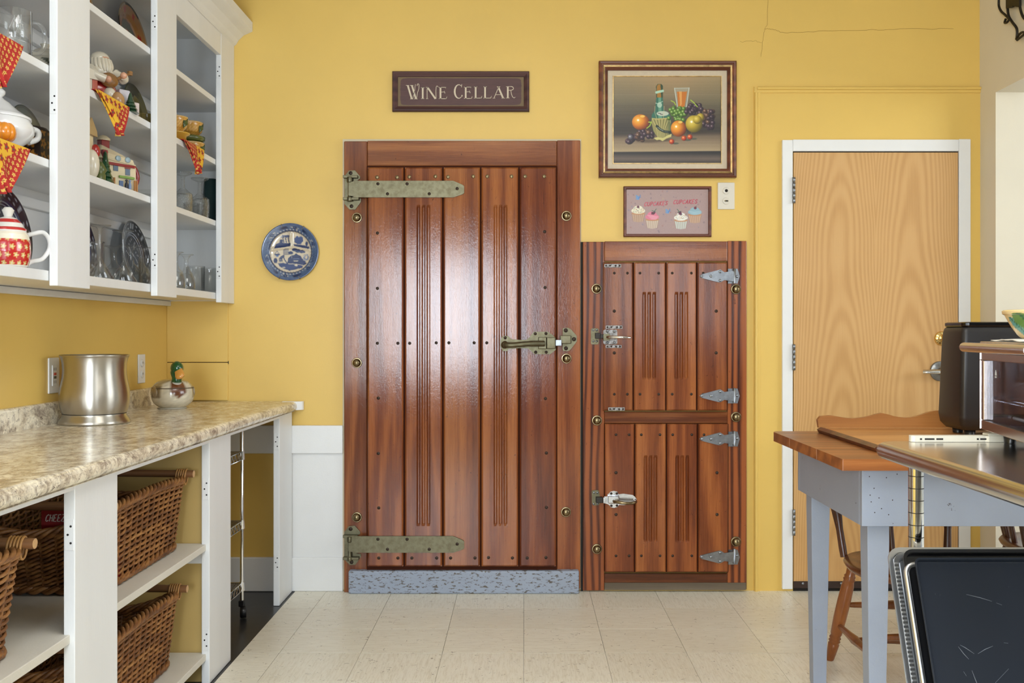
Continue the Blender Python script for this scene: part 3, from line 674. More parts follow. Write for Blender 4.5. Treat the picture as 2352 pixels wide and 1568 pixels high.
# ================================================================== flat artwork: small raster painter -> vertex colours
class Art:
    def __init__(s, w_, h_, bg=(128, 128, 128)):
        s.w, s.h = w_, h_; s.a = np.zeros((h_, w_, 3)); s.a[:] = bg
        s.X, s.Y = np.meshgrid(np.arange(w_) + .5, np.arange(h_) + .5)
    def put(s, m, col, al=1.0):
        m = (np.clip(m, 0, 1) * al)[..., None]; s.a = s.a * (1 - m) + np.asarray(col) * m
    def ell(s, cx, cy, rx, ry, col, rot=0, al=1.0, soft=1.0):
        c_, n_ = math.cos(rot), math.sin(rot); u = ((s.X - cx) * c_ + (s.Y - cy) * n_) / rx; v = (-(s.X - cx) * n_ + (s.Y - cy) * c_) / ry
        d = np.sqrt(u * u + v * v); s.put((1 - d) * min(rx, ry) / soft + .5, col, al); return d, u, v
    def fruit(s, cx, cy, rx, ry, dark, mid, lit, rot=0, hl=(255, 250, 235), hs=.13):
        c_, n_ = math.cos(rot), math.sin(rot); u = ((s.X - cx) * c_ + (s.Y - cy) * n_) / rx; v = (-(s.X - cx) * n_ + (s.Y - cy) * c_) / ry
        d = np.sqrt(u * u + v * v); m = np.clip((1 - d) * min(rx, ry) + .5, 0, 1)
        k = np.sqrt((u + .32) ** 2 + (v + .25) ** 2)[..., None] / 1.25
        col = np.where(k < .5, np.asarray(lit) * (1 - 2 * k) + np.asarray(mid) * 2 * k, np.asarray(mid) * (2 - 2 * k) + np.asarray(dark) * (2 * k - 1))
        s.a = s.a * (1 - m[..., None]) + np.clip(col, 0, 255) * m[..., None]
        if hs: s.ell(cx - rx * .3, cy - ry * .25, rx * hs, ry * hs, hl, al=.9)
    def poly(s, P, col, al=1.0):
        m = np.zeros(s.X.shape, bool); n = len(P)
        for i in range(n):
            x0, y0 = P[i]; x1, y1 = P[(i + 1) % n]
            if y0 == y1: continue
            c_ = ((y0 > s.Y) != (y1 > s.Y)) & (s.X < (x1 - x0) * (s.Y - y0) / (y1 - y0) + x0); m ^= c_
        s.put(m.astype(float), col, al)
    def line(s, P, wd, col, al=1.0):
        D_ = np.full(s.X.shape, 1e9)
        for (x0, y0), (x1, y1) in zip(P, P[1:]):
            dx, dy = x1 - x0, y1 - y0; L = dx * dx + dy * dy or 1e-9
            t_ = np.clip(((s.X - x0) * dx + (s.Y - y0) * dy) / L, 0, 1)
            D_ = np.minimum(D_, np.hypot(s.X - x0 - t_ * dx, s.Y - y0 - t_ * dy))
        s.put(wd / 2 - D_ + .5, col, al)
    def at(s, u, v):
        x = np.clip(np.asarray(u) * s.w - .5, 0, s.w - 1.001); y = np.clip(np.asarray(v) * s.h - .5, 0, s.h - 1.001)
        i, j = x.astype(int), y.astype(int); fx, fy = (x - i)[..., None], (y - j)[..., None]
        i1, j1 = np.minimum(i + 1, s.w - 1), np.minimum(j + 1, s.h - 1)
        c_ = (s.a[j, i] * (1 - fx) + s.a[j, i1] * fx) * (1 - fy) + (s.a[j1, i] * (1 - fx) + s.a[j1, i1] * fx) * fy
        c_ = np.clip(c_, 0, 255) / 255
        return np.where(c_ <= .04045, c_ / 12.92, ((c_ + .055) / 1.055) ** 2.4)
def sheet(art, name, mat, parent, x0, x1, z0, z1, y):
    """flat print: art spread on a plane facing the room"""
    nx, ny = art.w, art.h
    U, Vv = np.meshgrid(np.linspace(0, 1, nx), np.linspace(0, 1, ny))
    mb = MB(); P = np.stack([x0 + (x1 - x0) * U, np.full(U.shape, y), z1 + (z0 - z1) * Vv], -1).reshape(-1, 3)
    q = np.arange(nx * ny).reshape(ny, nx)
    Fc = np.stack([q[:-1, :-1], q[1:, :-1], q[1:, 1:], q[:-1, 1:]], -1).reshape(-1, 4)
    mb.v = [tuple(p) for p in P.tolist()]; mb.f = [tuple(f) for f in Fc.tolist()]; mb.sm = [False] * len(mb.f)
    return mb.build(name, mat, parent, recalc=False, vcol=art.at(U, Vv).reshape(-1, 3))
M['canvas'] = vcol_mat('painted_canvas', 0.45, 0.15, 0.15, 900)
M['print'] = vcol_mat('painted_board', 0.36, 0.3, 0.2, 700)
M['glaze'] = vcol_mat('glazed_ceramic', 0.22, 0.6)
M['cloth'] = vcol_mat('printed_cotton', 0.85)

def frame4(mb, x0, x1, z0, z1, prof):
    """mitred frame on the back wall; prof = [(inset from outer edge, depth in front of wall)]"""
    n = len(prof); V = []
    for ins, d in prof:
        V += [(x0 + ins, D - d, z0 + ins), (x1 - ins, D - d, z0 + ins), (x1 - ins, D - d, z1 - ins), (x0 + ins, D - d, z1 - ins)]
    return mb.add(V, [(j * 4 + k, j * 4 + (k + 1) % 4, (j + 1) * 4 + (k + 1) % 4, (j + 1) * 4 + k) for j in range(n - 1) for k in range(4)])

# ---- wine cellar sign
S8 = 6.918
sx0, sx1, sz0, sz1 = wx(902), wx(1215.5), wz(257.5), wz(165.5)
sg = thing('wall_sign', 'dark maroon wooden sign reading WINE CELLAR above the tall plank door', 'sign', ((sx0 + sx1) / 2, D, sz0))
mw = wood('maroon_stained_wood', srgb(46, 24, 22), srgb(74, 42, 38), srgb(92, 60, 48), 'x', 130, 2.5, 0.55, 0.05, 0.4, 0.3)
frame4(MB(), sx0, sx1, sz0, sz1, [(0, 0), (0, .016), (.004, .019), (.010, .019), (.018, .015), (.0245, .012), (.0255, .009)]).build('frame', mw, sg)
t = NT('sign_board_faded_edge'); v = t.coord((0.1, 1, 1)); n1 = t.noise(v, 120, 4, .7)
co = t.n('ShaderNodeTexCoord'); sp_ = t.n('ShaderNodeSeparateXYZ'); t.l(co.outputs['Generated'], sp_.inputs[0])
ax_ = t.math('POWER', t.math('MULTIPLY', t.math('ABSOLUTE', t.math('SUBTRACT', sp_.outputs[0], .5)), 2.05), 26)
az_ = t.math('POWER', t.math('MULTIPLY', t.math('ABSOLUTE', t.math('SUBTRACT', sp_.outputs[2], .5)), 2.08), 9)
e = t.ramp(t.math('ADD', t.math('ADD', ax_, az_), t.math('MULTIPLY', n1, .45)), [(0.80, g_(0)), (1.05, g_(1))])
t.color(t.mix(e, t.mix(n1, srgb(66, 40, 38), srgb(96, 62, 56)), srgb(112, 90, 56))); t.set(rough=.55); t.bump(n1, .2, .001)
MB().box(sx0 + .025, sx1 - .025, D - .0085, D - .001, sz0 + .025, sz1 - .025).build('board', t.m, sg)
YT = D - .0085
q8 = lambda x, y: (wx(890 + x / S8, YT), wz(150 + y / S8, YT))
M['ivory'] = plain('ivory_lettering', srgb(206, 190, 164), .6)
px8 = 1 / S8 / F * YT
def strokes(name, lst):
    mb = MB()
    for pts, wd in lst: mb.ribbon([q8(a, b) for a, b in pts], [k * px8 for k in wd] if isinstance(wd, (list, tuple)) else wd * px8, YT, .0012)
    return mb.build(name, M['ivory'], sg)
A8 = lambda cx, cy, rx, ry, a0, a1, n=14: [(cx + rx * math.cos(math.radians(a0 + (a1 - a0) * i / n)), cy - ry * math.sin(math.radians(a0 + (a1 - a0) * i / n))) for i in range(n + 1)]
TH, TN = 27, 9
strokes('letter', [([(322, 318), (386, 534)], TH), ([(388, 318), (452, 534)], TH), ([(402, 528), (432, 400), (444, 302)], 7), ([(462, 528), (476, 440), (500, 370), (502, 320)], 8), (A8(487, 318, 15, 24, 0, 200), 8), ([(293, 318), (345, 318)], 7), ([(358, 318), (412, 318)], 7), ([(360, 535), (412, 535)], 7), ([(424, 535), (478, 535)], 7)])
strokes('letter', [([(560, 350), (560, 532)], TH), ([(532, 354), (586, 354)], 7), ([(532, 531), (586, 531)], 7)])
strokes('letter', [([(630, 350), (630, 532)], TN), ([(636, 350), (762, 532)], TH), ([(772, 532), (770, 400), (774, 350)], TN), (A8(788, 350, 14, 20, 180, 10), 8), ([(610, 350), (650, 350)], 7), ([(612, 531), (648, 531)], 7)])
def letterE(x, y0, y1): return [([(x + 27, y0), (x + 27, y1)], TH), ([(x, y0 + 4), (x + 114, y0 + 4)], 8), ([(x + 112, y0), (x + 106, y0 + 22)], [10, 3]), ([(x + 40, (y0 + y1) / 2 - 14), (x + 92, (y0 + y1) / 2 - 18)], 7), ([(x + 86, (y0 + y1) / 2 - 36), (x + 98, (y0 + y1) / 2 + 4)], [3, 12]), ([(x, y1 - 4), (x + 124, y1 - 4)], 9), ([(x + 130, y1 - 38), (x + 118, y1)], [3, 14])]
strokes('letter', letterE(815, 346, 534))
wd = [8, 9, 12, 16, 20, 24, 27, 28, 27, 24, 20, 16, 12, 9, 8]
strokes('letter', [(A8(1134, 416, 66, 108, 50, 318), wd), ([(1180, 302), (1176, 352)], [10, 5]), (A8(1184, 484, 7, 9, 0, 360), 10)])
strokes('letter', letterE(1216, 342, 530))
for xl, y0 in ((1374, 340), (1524, 338)):
    strokes('letter', [([(xl + 27, y0), (xl + 27, 524)], TH), ([(xl, y0 + 3), (xl + 54, y0 + 3)], 7), ([(xl, 522), (xl + 122, 520)], 9), ([(xl + 128, 486), (xl + 116, 524)], [3, 14])])
strokes('letter', [([(1692, 522), (1768, 345)], TN), ([(1758, 340), (1838, 522)], TH), ([(1716, 466), (1802, 466)], 7), ([(1738, 340), (1792, 340)], 7), ([(1672, 522), (1712, 522)], 7), ([(1812, 522), (1868, 522)], 7)])
strokes('letter', [([(1912, 336), (1912, 520)], TH), (A8(1958, 366, 44, 30, 100, -90), 10), ([(1926, 396), (1962, 396)], 8), ([(1958, 398), (1968, 450), (1986, 500), (2012, 520), (2030, 504)], 9), ([(1884, 338), (1956, 336)], 7), ([(1884, 520), (1940, 520)], 7)])

# ---- still life painting
px0, px1, pz0, pz1 = wx(1374.5), wx(1689), wz(409.5), wz(143)
pt = thing('framed_painting', 'still life painting of bottle and fruit in a stepped brown and gold frame', 'painting', ((px0 + px1) / 2, D, pz0))
frame4(MB(), px0, px1, pz0, pz1, [(0, 0), (0, .026), (.005, .030), (.011, .029), (.014, .026), (.018, .026)]).build('frame', M['walnut'], pt, color=(1.5, 1.25, 1.0))
gold = metal('gold_leaf', (0.72, 0.52, 0.24), .35, grime=(.45, .30, .14))
frame4(MB(), px0 + .018, px1 - .018, pz0 + .018, pz1 - .018, [(0, .026), (.003, .031), (.010, .028), (.011, .026)]).build('gilt_band', gold, pt)
frame4(MB(), px0 + .029, px1 - .029, pz0 + .029, pz1 - .029, [(0, .026), (.004, .027), (.0125, .020), (.0135, .012)]).build('inner_frame', M['walnut'], pt, color=(1.2, .95, .75))
frame4(MB(), px0 + .0425, px1 - .0425, pz0 + .0425, pz1 - .0425, [(0, .0125), (.023, .011)]).build('linen_mat', paint('linen_mat', srgb(206, 190, 164), .9, .04, 60, .3), pt)
frame4(MB(), px0 + .065, px1 - .065, pz0 + .065, pz1 - .065, [(0, .011), (.001, .0145), (.004, .0145), (.0055, .009)]).build('gilt_lip', gold, pt)
a = Art(352, 282)
yy = a.Y / 282; xx = a.X / 352
top = np.array([160, 138, 98.]); midc = np.array([108, 98, 74.]); low = np.array([58, 50, 42.])
k = np.clip(yy / .33, 0, 1)[..., None]; a.a = top * (1 - k) + midc * k
k = np.clip((yy - .30) / .3, 0, 1)[..., None]; a.a = a.a * (1 - k) + low * k
a.put(np.exp(-((xx - .55) / .25) ** 2) * np.clip(1 - yy / .3, 0, 1), (176, 142, 100), .7)
tab = np.clip((yy - (.665 - .03 * xx)) / .05, 0, 1)
kk = np.clip((yy - .65) / .2, 0, 1)[..., None]; tabc = np.array([104, 86, 68.]) * (1 - kk) + np.array([168, 146, 112.]) * kk
a.a = a.a * (1 - tab[..., None]) + tabc * tab[..., None]
fr_ = np.clip((yy - .868 + .012 * xx) * 120, 0, 1)[..., None]
kf = np.clip(1 - np.abs(yy - .95) / .07, 0, 1)[..., None]; a.a = a.a * (1 - fr_) + (np.array([44, 40, 38.]) + kf * np.array([62, 50, 40.])) * fr_
a.a += RNG.normal(0, 3.0, (282, 1, 1)) + RNG.normal(0, 1.5, (282, 352, 1))
C5 = lambda x, y: ((x - 65) / 5, (y - 58) / 5)
def fr(x, y, r, pal, ry=None, rot=0, hs=.13): cx_, cy_ = C5(x, y); a.fruit(cx_, cy_, r / 5, (ry or r) / 5, *pal, rot=rot, hs=hs)
ORN = ((120, 50, 8), (222, 132, 22), (250, 196, 80)); PEAR = ((96, 84, 16), (186, 158, 40), (232, 210, 110)); PLUM = ((26, 18, 26), (64, 44, 54), (110, 84, 92)); GRN = ((36, 60, 12), (84, 124, 36), (160, 186, 90)); CHY = ((110, 20, 6), (200, 70, 24), (245, 150, 80)); BRG = ((40, 26, 22), (96, 66, 48), (150, 112, 86))
for x, y, r in ((640, 1110, 190), (1450, 960, 180), (900, 1090, 140)): cx_, cy_ = C5(x, y); a.ell(cx_, cy_, r / 5, 5, (60, 46, 36), al=.55, soft=5)
fr(510, 800, 142, ORN, 128)
a.poly([C5(*p) for p in ((1065, 245), (1305, 240), (1262, 560), (1110, 560))], (170, 168, 150), .55)
a.poly([C5(*p) for p in ((1105, 305), (1270, 300), (1225, 575), (1130, 575))], (196, 112, 24)); a.poly([C5(*p) for p in ((1140, 300), (1185, 300), (1185, 500), (1160, 560))], (226, 172, 100), .7)
a.line([C5(1065, 245), C5(1110, 545)], 2.4, (205, 214, 205), .9); a.line([C5(1305, 240), C5(1262, 545)], 2.4, (205, 214, 205), .9); a.line([C5(1065, 247), C5(1305, 242)], 2, (190, 200, 190), .8)
# flask
a.poly([C5(*p) for p in ((765, 390), (875, 390), (885, 600), (960, 640), (1010, 720), (1010, 900), (960, 1030), (880, 1080), (790, 1050), (720, 960), (684, 800), (690, 680), (750, 600))], (48, 104, 84))
a.poly([C5(*p) for p in ((762, 215), (785, 180), (850, 178), (875, 210), (875, 400), (765, 400))], (52, 70, 40)); a.poly([C5(*p) for p in ((775, 215), (795, 185), (835, 185), (845, 400), (780, 400))], (164, 112, 30))
a.line([C5(768, 315), C5(872, 290)], 8, (170, 205, 180)); a.poly([C5(*p) for p in ((800, 400), (845, 400), (850, 600), (860, 740), (800, 740))], (110, 160, 130), .8)
a.ell(*C5(820, 520), 8, 9, (176, 200, 176), al=.9); a.line([C5(755, 490), C5(800, 500), C5(870, 462)], 2, (200, 214, 190), .9)
a.ell(*C5(870, 660), 20, 8, (196, 200, 180), al=.95); a.line([C5(800, 655), C5(840, 660)], 2, (60, 50, 46)); a.line([C5(835, 672), C5(870, 675)], 2, (60, 50, 46))
a.poly([C5(*p) for p in ((690, 750), (740, 738), (940, 738), (1000, 760), (1012, 900), (960, 1030), (880, 1085), (790, 1050), (725, 960), (684, 800))], (150, 140, 82))
for i in range(12):
    x = 700 + i * 27; a.line([C5(x, 745), C5(x * .5 + 425, 900), C5(x * .35 + 555, 1060)], 2.2, ((204, 190, 124), (108, 106, 60))[i % 2], .8)
a.put(np.clip((a.X - C5(930, 0)[0]) / 18, 0, 1) * (np.hypot((a.X - C5(850, 0)[0]) / 33, (a.Y - C5(0, 900)[1]) / 38) < 1), (44, 74, 50), .75)
a.line([C5(*p) for p in ((775, 865), (830, 920), (900, 955), (990, 965))], 8, (28, 44, 40)); a.line([C5(*p) for p in ((790, 885), (830, 915), (880, 942))], 2, (190, 196, 170), .8); a.line([C5(*p) for p in ((900, 955), (960, 962))], 1.6, (170, 176, 150), .6)
a.line([C5(*p) for p in ((700, 740), (780, 752), (860, 745), (950, 735))], 3, (196, 176, 104)); a.line([C5(745, 540), C5(740, 640), C5(775, 745)], 1.5, (200, 190, 140), .8); a.line([C5(895, 540), C5(890, 640), C5(880, 745)], 1.5, (200, 190, 140), .8)
sk_ = [(725, 1060), (770, 1095), (820, 1085), (870, 1110), (930, 1070), (980, 1050), (1010, 1040), (1020, 990), (960, 1010), (880, 1060), (780, 1045)]; a.poly([C5(*p) for p in sk_], (202, 192, 120))
rg = random.Random(3)
for i in range(30): fr(990 + rg.uniform(-20, 260), 560 + rg.uniform(0, 1) * 210, 34, GRN)
for i in range(10): fr(1000 + i * 26, 600 + 36 * math.sin(i * 2.1) + i * 8, 36, GRN)
for i in range(26): fr(1250 + rg.uniform(0, 260), 520 + rg.uniform(0, 130), 38, PLUM)
for i in range(36): fr(1540 + rg.uniform(0, 160), 620 + rg.uniform(0, 280), 38, rg.choice((PLUM, BRG)))
fr(1385, 830, 138, PEAR, 140); fr(1490, 720, 62, PEAR, 66, hs=0); fr(1440, 760, 70, PEAR, 70, hs=0)
fr(1130, 905, 126, ORN, 132); a.ell(*C5(1160, 800), 7, 4, (236, 196, 90)); a.ell(*C5(540, 705), 8, 4, (240, 190, 80))
for i in range(46):
    t_ = rg.uniform(0, 1); fr(300 + 390 * t_ + rg.uniform(-20, 20), 1090 - 230 * t_ * rg.uniform(.2, 1) + rg.uniform(-40, 50), 40, rg.choice((PLUM, PLUM, BRG)))
fr(345, 1045, 42, ((50, 46, 52), (100, 96, 104), (160, 158, 164)))
for x, y in ((1020, 1118), (1220, 1062), (1318, 1042)): a.ell(*C5(x + 60, y + 30), 11, 3, (70, 78, 66), al=.8); fr(x, y, 42, CHY); a.line([C5(x + 10, y - 30), C5(x + 45, y - 110)], 1.2, (120, 104, 54), .8)
for P_ in (((1010, 450), (1060, 475), (1085, 520)), ((1330, 440), (1380, 480), (1440, 550)), ((640, 800), (685, 800), (660, 860), (610, 900))): a.line([C5(*p) for p in P_], 3, (170, 196, 60))
sheet(a, 'canvas', M['canvas'], pt, px0 + .0695, px1 - .0695, pz0 + .0695, pz1 - .0695, D - .010)

# ---- cupcakes board
cx0, cx1, cz0, cz1 = wx(1431.5), wx(1633), wz(544.5), wz(428.5)
cb = thing('cupcake_board', 'painted board reading CUPCAKES CUPCAKES with four cupcakes in a brown frame', 'sign', ((cx0 + cx1) / 2, D, cz0))
frame4(MB(), cx0, cx1, cz0, cz1, [(0, 0), (0, .014), (.004, .018), (.011, .018), (.0135, .012), (.0145, .009)]).build('frame', M['walnut'], cb, color=(1.1, .85, .9), bevel=.0015)
a = Art(322, 178, (166, 138, 132))
a.a += RNG.normal(0, 3, (178, 322, 1)); n_ = RNG.normal(0, 1, (12, 20)); 
g2 = np.kron(n_, np.ones((15, 17)))[:178, :322] if False else 0
S5 = lambda x, y: ((x - 118) / 5.006, (y - 125) / 5.0)
rg = random.Random(11)
for i in range(46):
    x, y = rg.uniform(6, 316), rg.uniform(6, 172); c_ = rg.choice(((96, 80, 100), (190, 164, 120), (120, 96, 110), (90, 100, 140), (150, 90, 90)))
    a.line(A8(x, y, 2.4, 2.4, rg.uniform(0, 180), rg.uniform(250, 360), 6), 1.3, c_, .8)
def cake(x, y, w_, h_, frost, cup, berry, stripe=(214, 196, 170)):
    X_, Y_ = S5(x, y); w2, h2 = w_ / 5, h_ / 5
    a.poly([(X_ - w2 * .48, Y_ + h2 * .42), (X_ + w2 * .48, Y_ + h2 * .42), (X_ + w2 * .36, Y_ + h2 * .95), (X_, Y_ + h2), (X_ - w2 * .36, Y_ + h2 * .95)], cup)
    for i in range(13):
        f_ = -1 + 2 * i / 12; a.line([(X_ + f_ * w2 * .46, Y_ + h2 * .46), (X_ + f_ * w2 * .35, Y_ + h2 * .96)], 1.3, stripe if i % 2 else (150, 112, 88), .8)
    a.ell(X_, Y_ + h2 * .42, w2 * .5, h2 * .08, (186, 130, 84)); a.ell(X_, Y_ + h2 * .24, w2 * .50, h2 * .20, frost); a.ell(X_, Y_ + h2 * .10, w2 * .34, h2 * .20, frost)
    return X_, Y_, w2, h2
def sprinkles(q):
    X_, Y_, w2, h2 = q
    for i in range(60): a.ell(X_ + rg.uniform(-.42, .42) * w2, Y_ + h2 * rg.uniform(-.02, .38), .9, .9, rg.choice(((60, 80, 60), (206, 100, 70), (50, 60, 80), (190, 160, 90))))
q = cake(350, 480, 270, 300, (226, 218, 190), (176, 140, 112), 0); sprinkles(q); a.ell(*S5(348, 475), 5, 5, (96, 40, 56))
q = cake(625, 600, 270, 310, (214, 118, 138), (196, 176, 156), 0)
for i in range(5): a.line([S5(530 + i * 20, 640 + i * 20), S5(620, 650 + i * 16), S5(740 - i * 10, 670 + i * 14)], 1.6, (236, 190, 196), .7)
a.poly([S5(*p) for p in ((610, 575), (690, 570), (680, 610), (650, 630), (605, 622))], (92, 36, 52)); a.line([S5(655, 580), S5(705, 515)], 2.2, (46, 86, 70)); a.line([S5(620, 545), S5(690, 575)], 2, (46, 86, 70))
q = cake(1190, 620, 270, 300, (228, 224, 212), (186, 190, 180), 0, (222, 224, 214)); sprinkles(q)
a.poly([S5(*p) for p in ((1135, 575), (1195, 565), (1210, 620), (1190, 642), (1150, 625))], (92, 36, 60)); a.line([S5(1160, 575), S5(1118, 520)], 2.2, (46, 86, 70)); a.line([S5(1125, 585), S5(1190, 560)], 2, (46, 86, 70))
q = cake(1465, 510, 270, 290, (138, 170, 180), (186, 146, 116), 0)
for i in range(4): a.line([S5(1350 + i * 15, 560 + i * 18), S5(1450, 575 + i * 14), S5(1580, 560 + i * 18)], 1.6, (176, 200, 206), .7)
a.ell(*S5(1473, 496), 5.5, 5.5, (110, 40, 56)); a.line([S5(1480, 480), S5(1495, 455)], 1.5, (50, 60, 50))
for x, y in ((350, 290), (935, 565)):
    for i in range(3): a.line([S5(x - 40, y - 40 + i * 32), S5(x, y - 20 + i * 26), S5(x + 10, y + 10 + i * 10)], 4, (92, 148, 200))
    a.line([S5(x + 10, y + 20), S5(x + 40, y - 50)], 3, (84, 120, 180)); a.line([S5(x + 10, y), S5(x + 50, y - 10)], 2.5, (84, 120, 180))
GL = {'C': [[(.9, .15), (.6, 0), (.2, .15), (0, .5), (.1, .9), (.45, 1), (.85, .85)]], 'U': [[(0, 0), (0, .75), (.3, 1), (.65, .95), (.85, .7), (.85, 0)]], 'P': [[(.05, 1), (.1, 0), (.6, 0), (.85, .22), (.6, .5), (.1, .55)]], 'A': [[(0, 1), (.5, 0), (.85, 1)], [(.2, .65), (.7, .65)]],
      'K': [[(.1, 0), (.1, 1)], [(.85, 0), (.15, .55), (.9, 1)]], 'E': [[(.85, 0), (.1, 0), (.05, 1), (.85, 1)], [(.1, .5), (.65, .5)]], 'S': [[(.85, .12), (.5, 0), (.1, .2), (.3, .45), (.75, .6), (.8, .85), (.4, 1), (.05, .88)]],
      'H': [[(.05, 0), (.05, 1)], [(.85, 0), (.85, 1)], [(.05, .5), (.85, .5)]], 'Z': [[(.05, 0), (.9, 0), (0, 1), (.9, 1)]], '-': [[(.15, .55), (.75, .55)]], 'I': [[(.4, 0), (.4, 1)]], 'T': [[(0, 0), (.9, 0)], [(.45, 0), (.45, 1)]]}
def word(txt, x, y, w_, h_, dy=0, slant=.22, wd=2.6, col=(172, 44, 62), f=S5):
    st = w_ / len(txt)
    for i, ch in enumerate(txt):
        for P_ in GL[ch]:
            a.line([f(x + i * st + p[0] * st * .78 + (1 - p[1]) * h_ * slant, y + dy * i + p[1] * h_) for p in P_], wd, (col if (i * 7) % 3 else tuple(min(255, c_ + 22) for c_ in col)))
word('CUPCAKES', 468, 384, 470, 76, -3.4); word('CUPCAKES', 1042, 340, 480, 76, -1.6)
sheet(a, 'painted_panel', M['print'], cb, cx0 + .014, cx1 - .014, cz0 + .014, cz1 - .014, D - .0088)

# ---- outlet plates
def outlet(name, label, c, face, w_, h_, kind):
    """wall plate; face 'y' = on the back wall, 'x' = on the left wall"""
    o = thing(name, label, 'outlet', c, 0, None)
    wp = plain('ivory_plate_plastic', srgb(216, 208, 192), .35) if face == 'y' else plain('white_plate_plastic', srgb(226, 224, 218), .3)
    def Q(u, d, z): return (c[0] + u, c[1] - d, c[2] + z) if face == 'y' else (c[0] + d, c[1] + u, c[2] + z)
    def bx(u0, u1, d0, d1, z0, z1):
        p, q_ = Q(u0, d0, z0), Q(u1, d1, z1); return MB().box(min(p[0], q_[0]), max(p[0], q_[0]), min(p[1], q_[1]), max(p[1], q_[1]), min(p[2], q_[2]), max(p[2], q_[2]))
    bx(-w_ / 2, w_ / 2, 0, .006, 0, h_).build('cover_plate', wp, o, bevel=.003, seg=3)
    if kind == 'gfci':
        s_ = bx(-.017, .017, .005, .0085, .026, h_ - .026).build('socket_insert', wp, o, bevel=.001)
        bx(-.008, .008, .008, .010, h_ / 2 + .001, h_ / 2 + .010).build('reset_button', plain('red_button', srgb(190, 40, 36), .4), s_)
        bx(-.008, .008, .008, .010, h_ / 2 - .011, h_ / 2 - .002).build('test_button', M['black'], s_)
        for zc in (.040, h_ - .040):
            for u in (-.007, .007): bx(u - .0012, u + .0012, .0082, .0088, zc - .005, zc + .005).build('slot', M['dark'], s_)
    else:
        for k_, zc in enumerate((h_ * .31, h_ * .69)):
            p = Q(0, .0055, zc)
            s_ = MB().lathe([(.0165, 0), (.0165, .003), (.015, .004), (0, .004)], p, (0, -1, 0) if face == 'y' else (1, 0, 0), 20).build('socket', wp, o)
            if face == 'y' and k_ == 1: MB().lathe([(.007, 0), (.007, .001), (0, .001)], Q(0, .0095, zc), (0, -1, 0), 14).build('round_hole', M['dark'], s_)
            elif face == 'y':
                bx(-.009, .009, .0095, .0105, zc - .004, zc + .004).build('switch_slot', M['oldbrass'], s_); bx(-.004, .006, .0100, .0125, zc - .0025, zc + .0025).build('toggle', M['black'], s_)
            else:
                for u in (-.006, .006): bx(u - .001, u + .001, .0092, .0100, zc - .002, zc + .007).build('slot', M['dark'], s_)
    return o
outlet('outlet_plate', 'ivory outlet plate on the back wall beside the cupcake board', (wx(1667.5), D, wz(481)), 'y', .079, .125, 'std')
outlet('outlet_plate', 'white outlet with red reset button behind the metal bucket', (LX, 3.50, .985), 'x', .078, .125, 'gfci')
outlet('outlet_plate', 'white double outlet on the yellow wall behind the ceramic duck', (LX, 4.305, .98), 'x', .075, .125, 'std')

# ---- blue and white plate on the wall
pcx, pcz, pr = wx(669), wz(579), 65.5 / F * D
pl = thing('wall_plate', 'blue and white divided willow pattern plate hung on the yellow wall', 'plate', (pcx, D, pcz - pr))
a = Art(266, 266, (206, 190, 162))
B1, B2, WH = (34, 50, 92), (24, 34, 66), (206, 192, 166)
P9 = lambda x, y: ((x - 778) / 5 + 133, (y - 780) / 5 + 133)
R = np.hypot(a.X - 133, a.Y - 133); TH_ = np.arctan2(a.Y - 133, a.X - 133)
ring = np.clip((R - 94), 0, 1); a.put(ring, (82, 100, 128))
a.put(np.clip(R - 100, 0, 1) * (RNG.random((266, 266)) > .45), (50, 64, 96), .35)
a.put((np.abs(R - 97) < 1.6).astype(float), B2); a.put((np.abs(R - 127) < 1.6).astype(float), (42, 60, 104)); a.put((R > 129.2).astype(float), (120, 132, 150))
for i in range(84):
    t_ = i * 2 * PI / 84; a.ell(133 + 94 * math.cos(t_), 133 + 94 * math.sin(t_), 2.4, 2.4, B1)
    if i % 2: a.ell(133 + 101 * math.cos(t_), 133 + 101 * math.sin(t_), 2.2, 2.2, (196, 188, 176))
rg = random.Random(5)
for i in range(6):
    t0 = i * PI / 3 + .2
    for j in range(8):
        t_ = t0 + (j - 3.5) * .052; r0 = 113 + (4 if j % 2 else -4); r1 = 113 + (-4 if j % 2 else 4)
        a.line([(133 + r0 * math.cos(t_), 133 + r0 * math.sin(t_)), (133 + r1 * math.cos(t_), 133 + r1 * math.sin(t_)), (133 + r1 * math.cos(t_ + .05), 133 + r1 * math.sin(t_ + .05))], 2.2, B2)
    t_ = t0 + PI / 6; a.ell(133 + 111 * math.cos(t_), 133 + 111 * math.sin(t_), 9, 6, B2, rot=t_ + PI / 2); a.ell(133 + 111 * math.cos(t_), 133 + 111 * math.sin(t_), 4, 2.5, (96, 112, 140), rot=t_ + PI / 2)
    for s_ in (-1, 1): a.line(A8(133 + 108 * math.cos(t_ + s_ * .13), 133 + 108 * math.sin(t_ + s_ * .13), 5, 5, 0, 240, 8), 1.6, WH)
def blob(pts, col=B1, n=0):
    a.poly([P9(*p) for p in pts], col)
blob([(400, 700), (440, 600), (520, 570), (550, 500), (590, 570), (700, 580), (780, 570), (775, 640), (640, 670), (500, 690)]); a.ell(*P9(560, 540), 7, 9, B1)
for x in (600, 660, 720): a.line([P9(x + 20, 560), P9(x, 480), P9(x + 20, 410), P9(x - 10, 405)], 4.5, B1); a.line([P9(x + 10, 430), P9(x - 50, 440)], 3.5, B1)
blob([(835, 600), (960, 610), (1060, 620), (1200, 660), (1215, 715), (1080, 690), (940, 660), (860, 640)])
blob([(865, 560), (860, 470), (900, 430), (930, 410), (960, 440), (1010, 415), (1055, 460), (1060, 540), (1000, 600), (940, 600)], (46, 66, 114)); a.ell(*P9(1140, 590), 6, 10, B1)
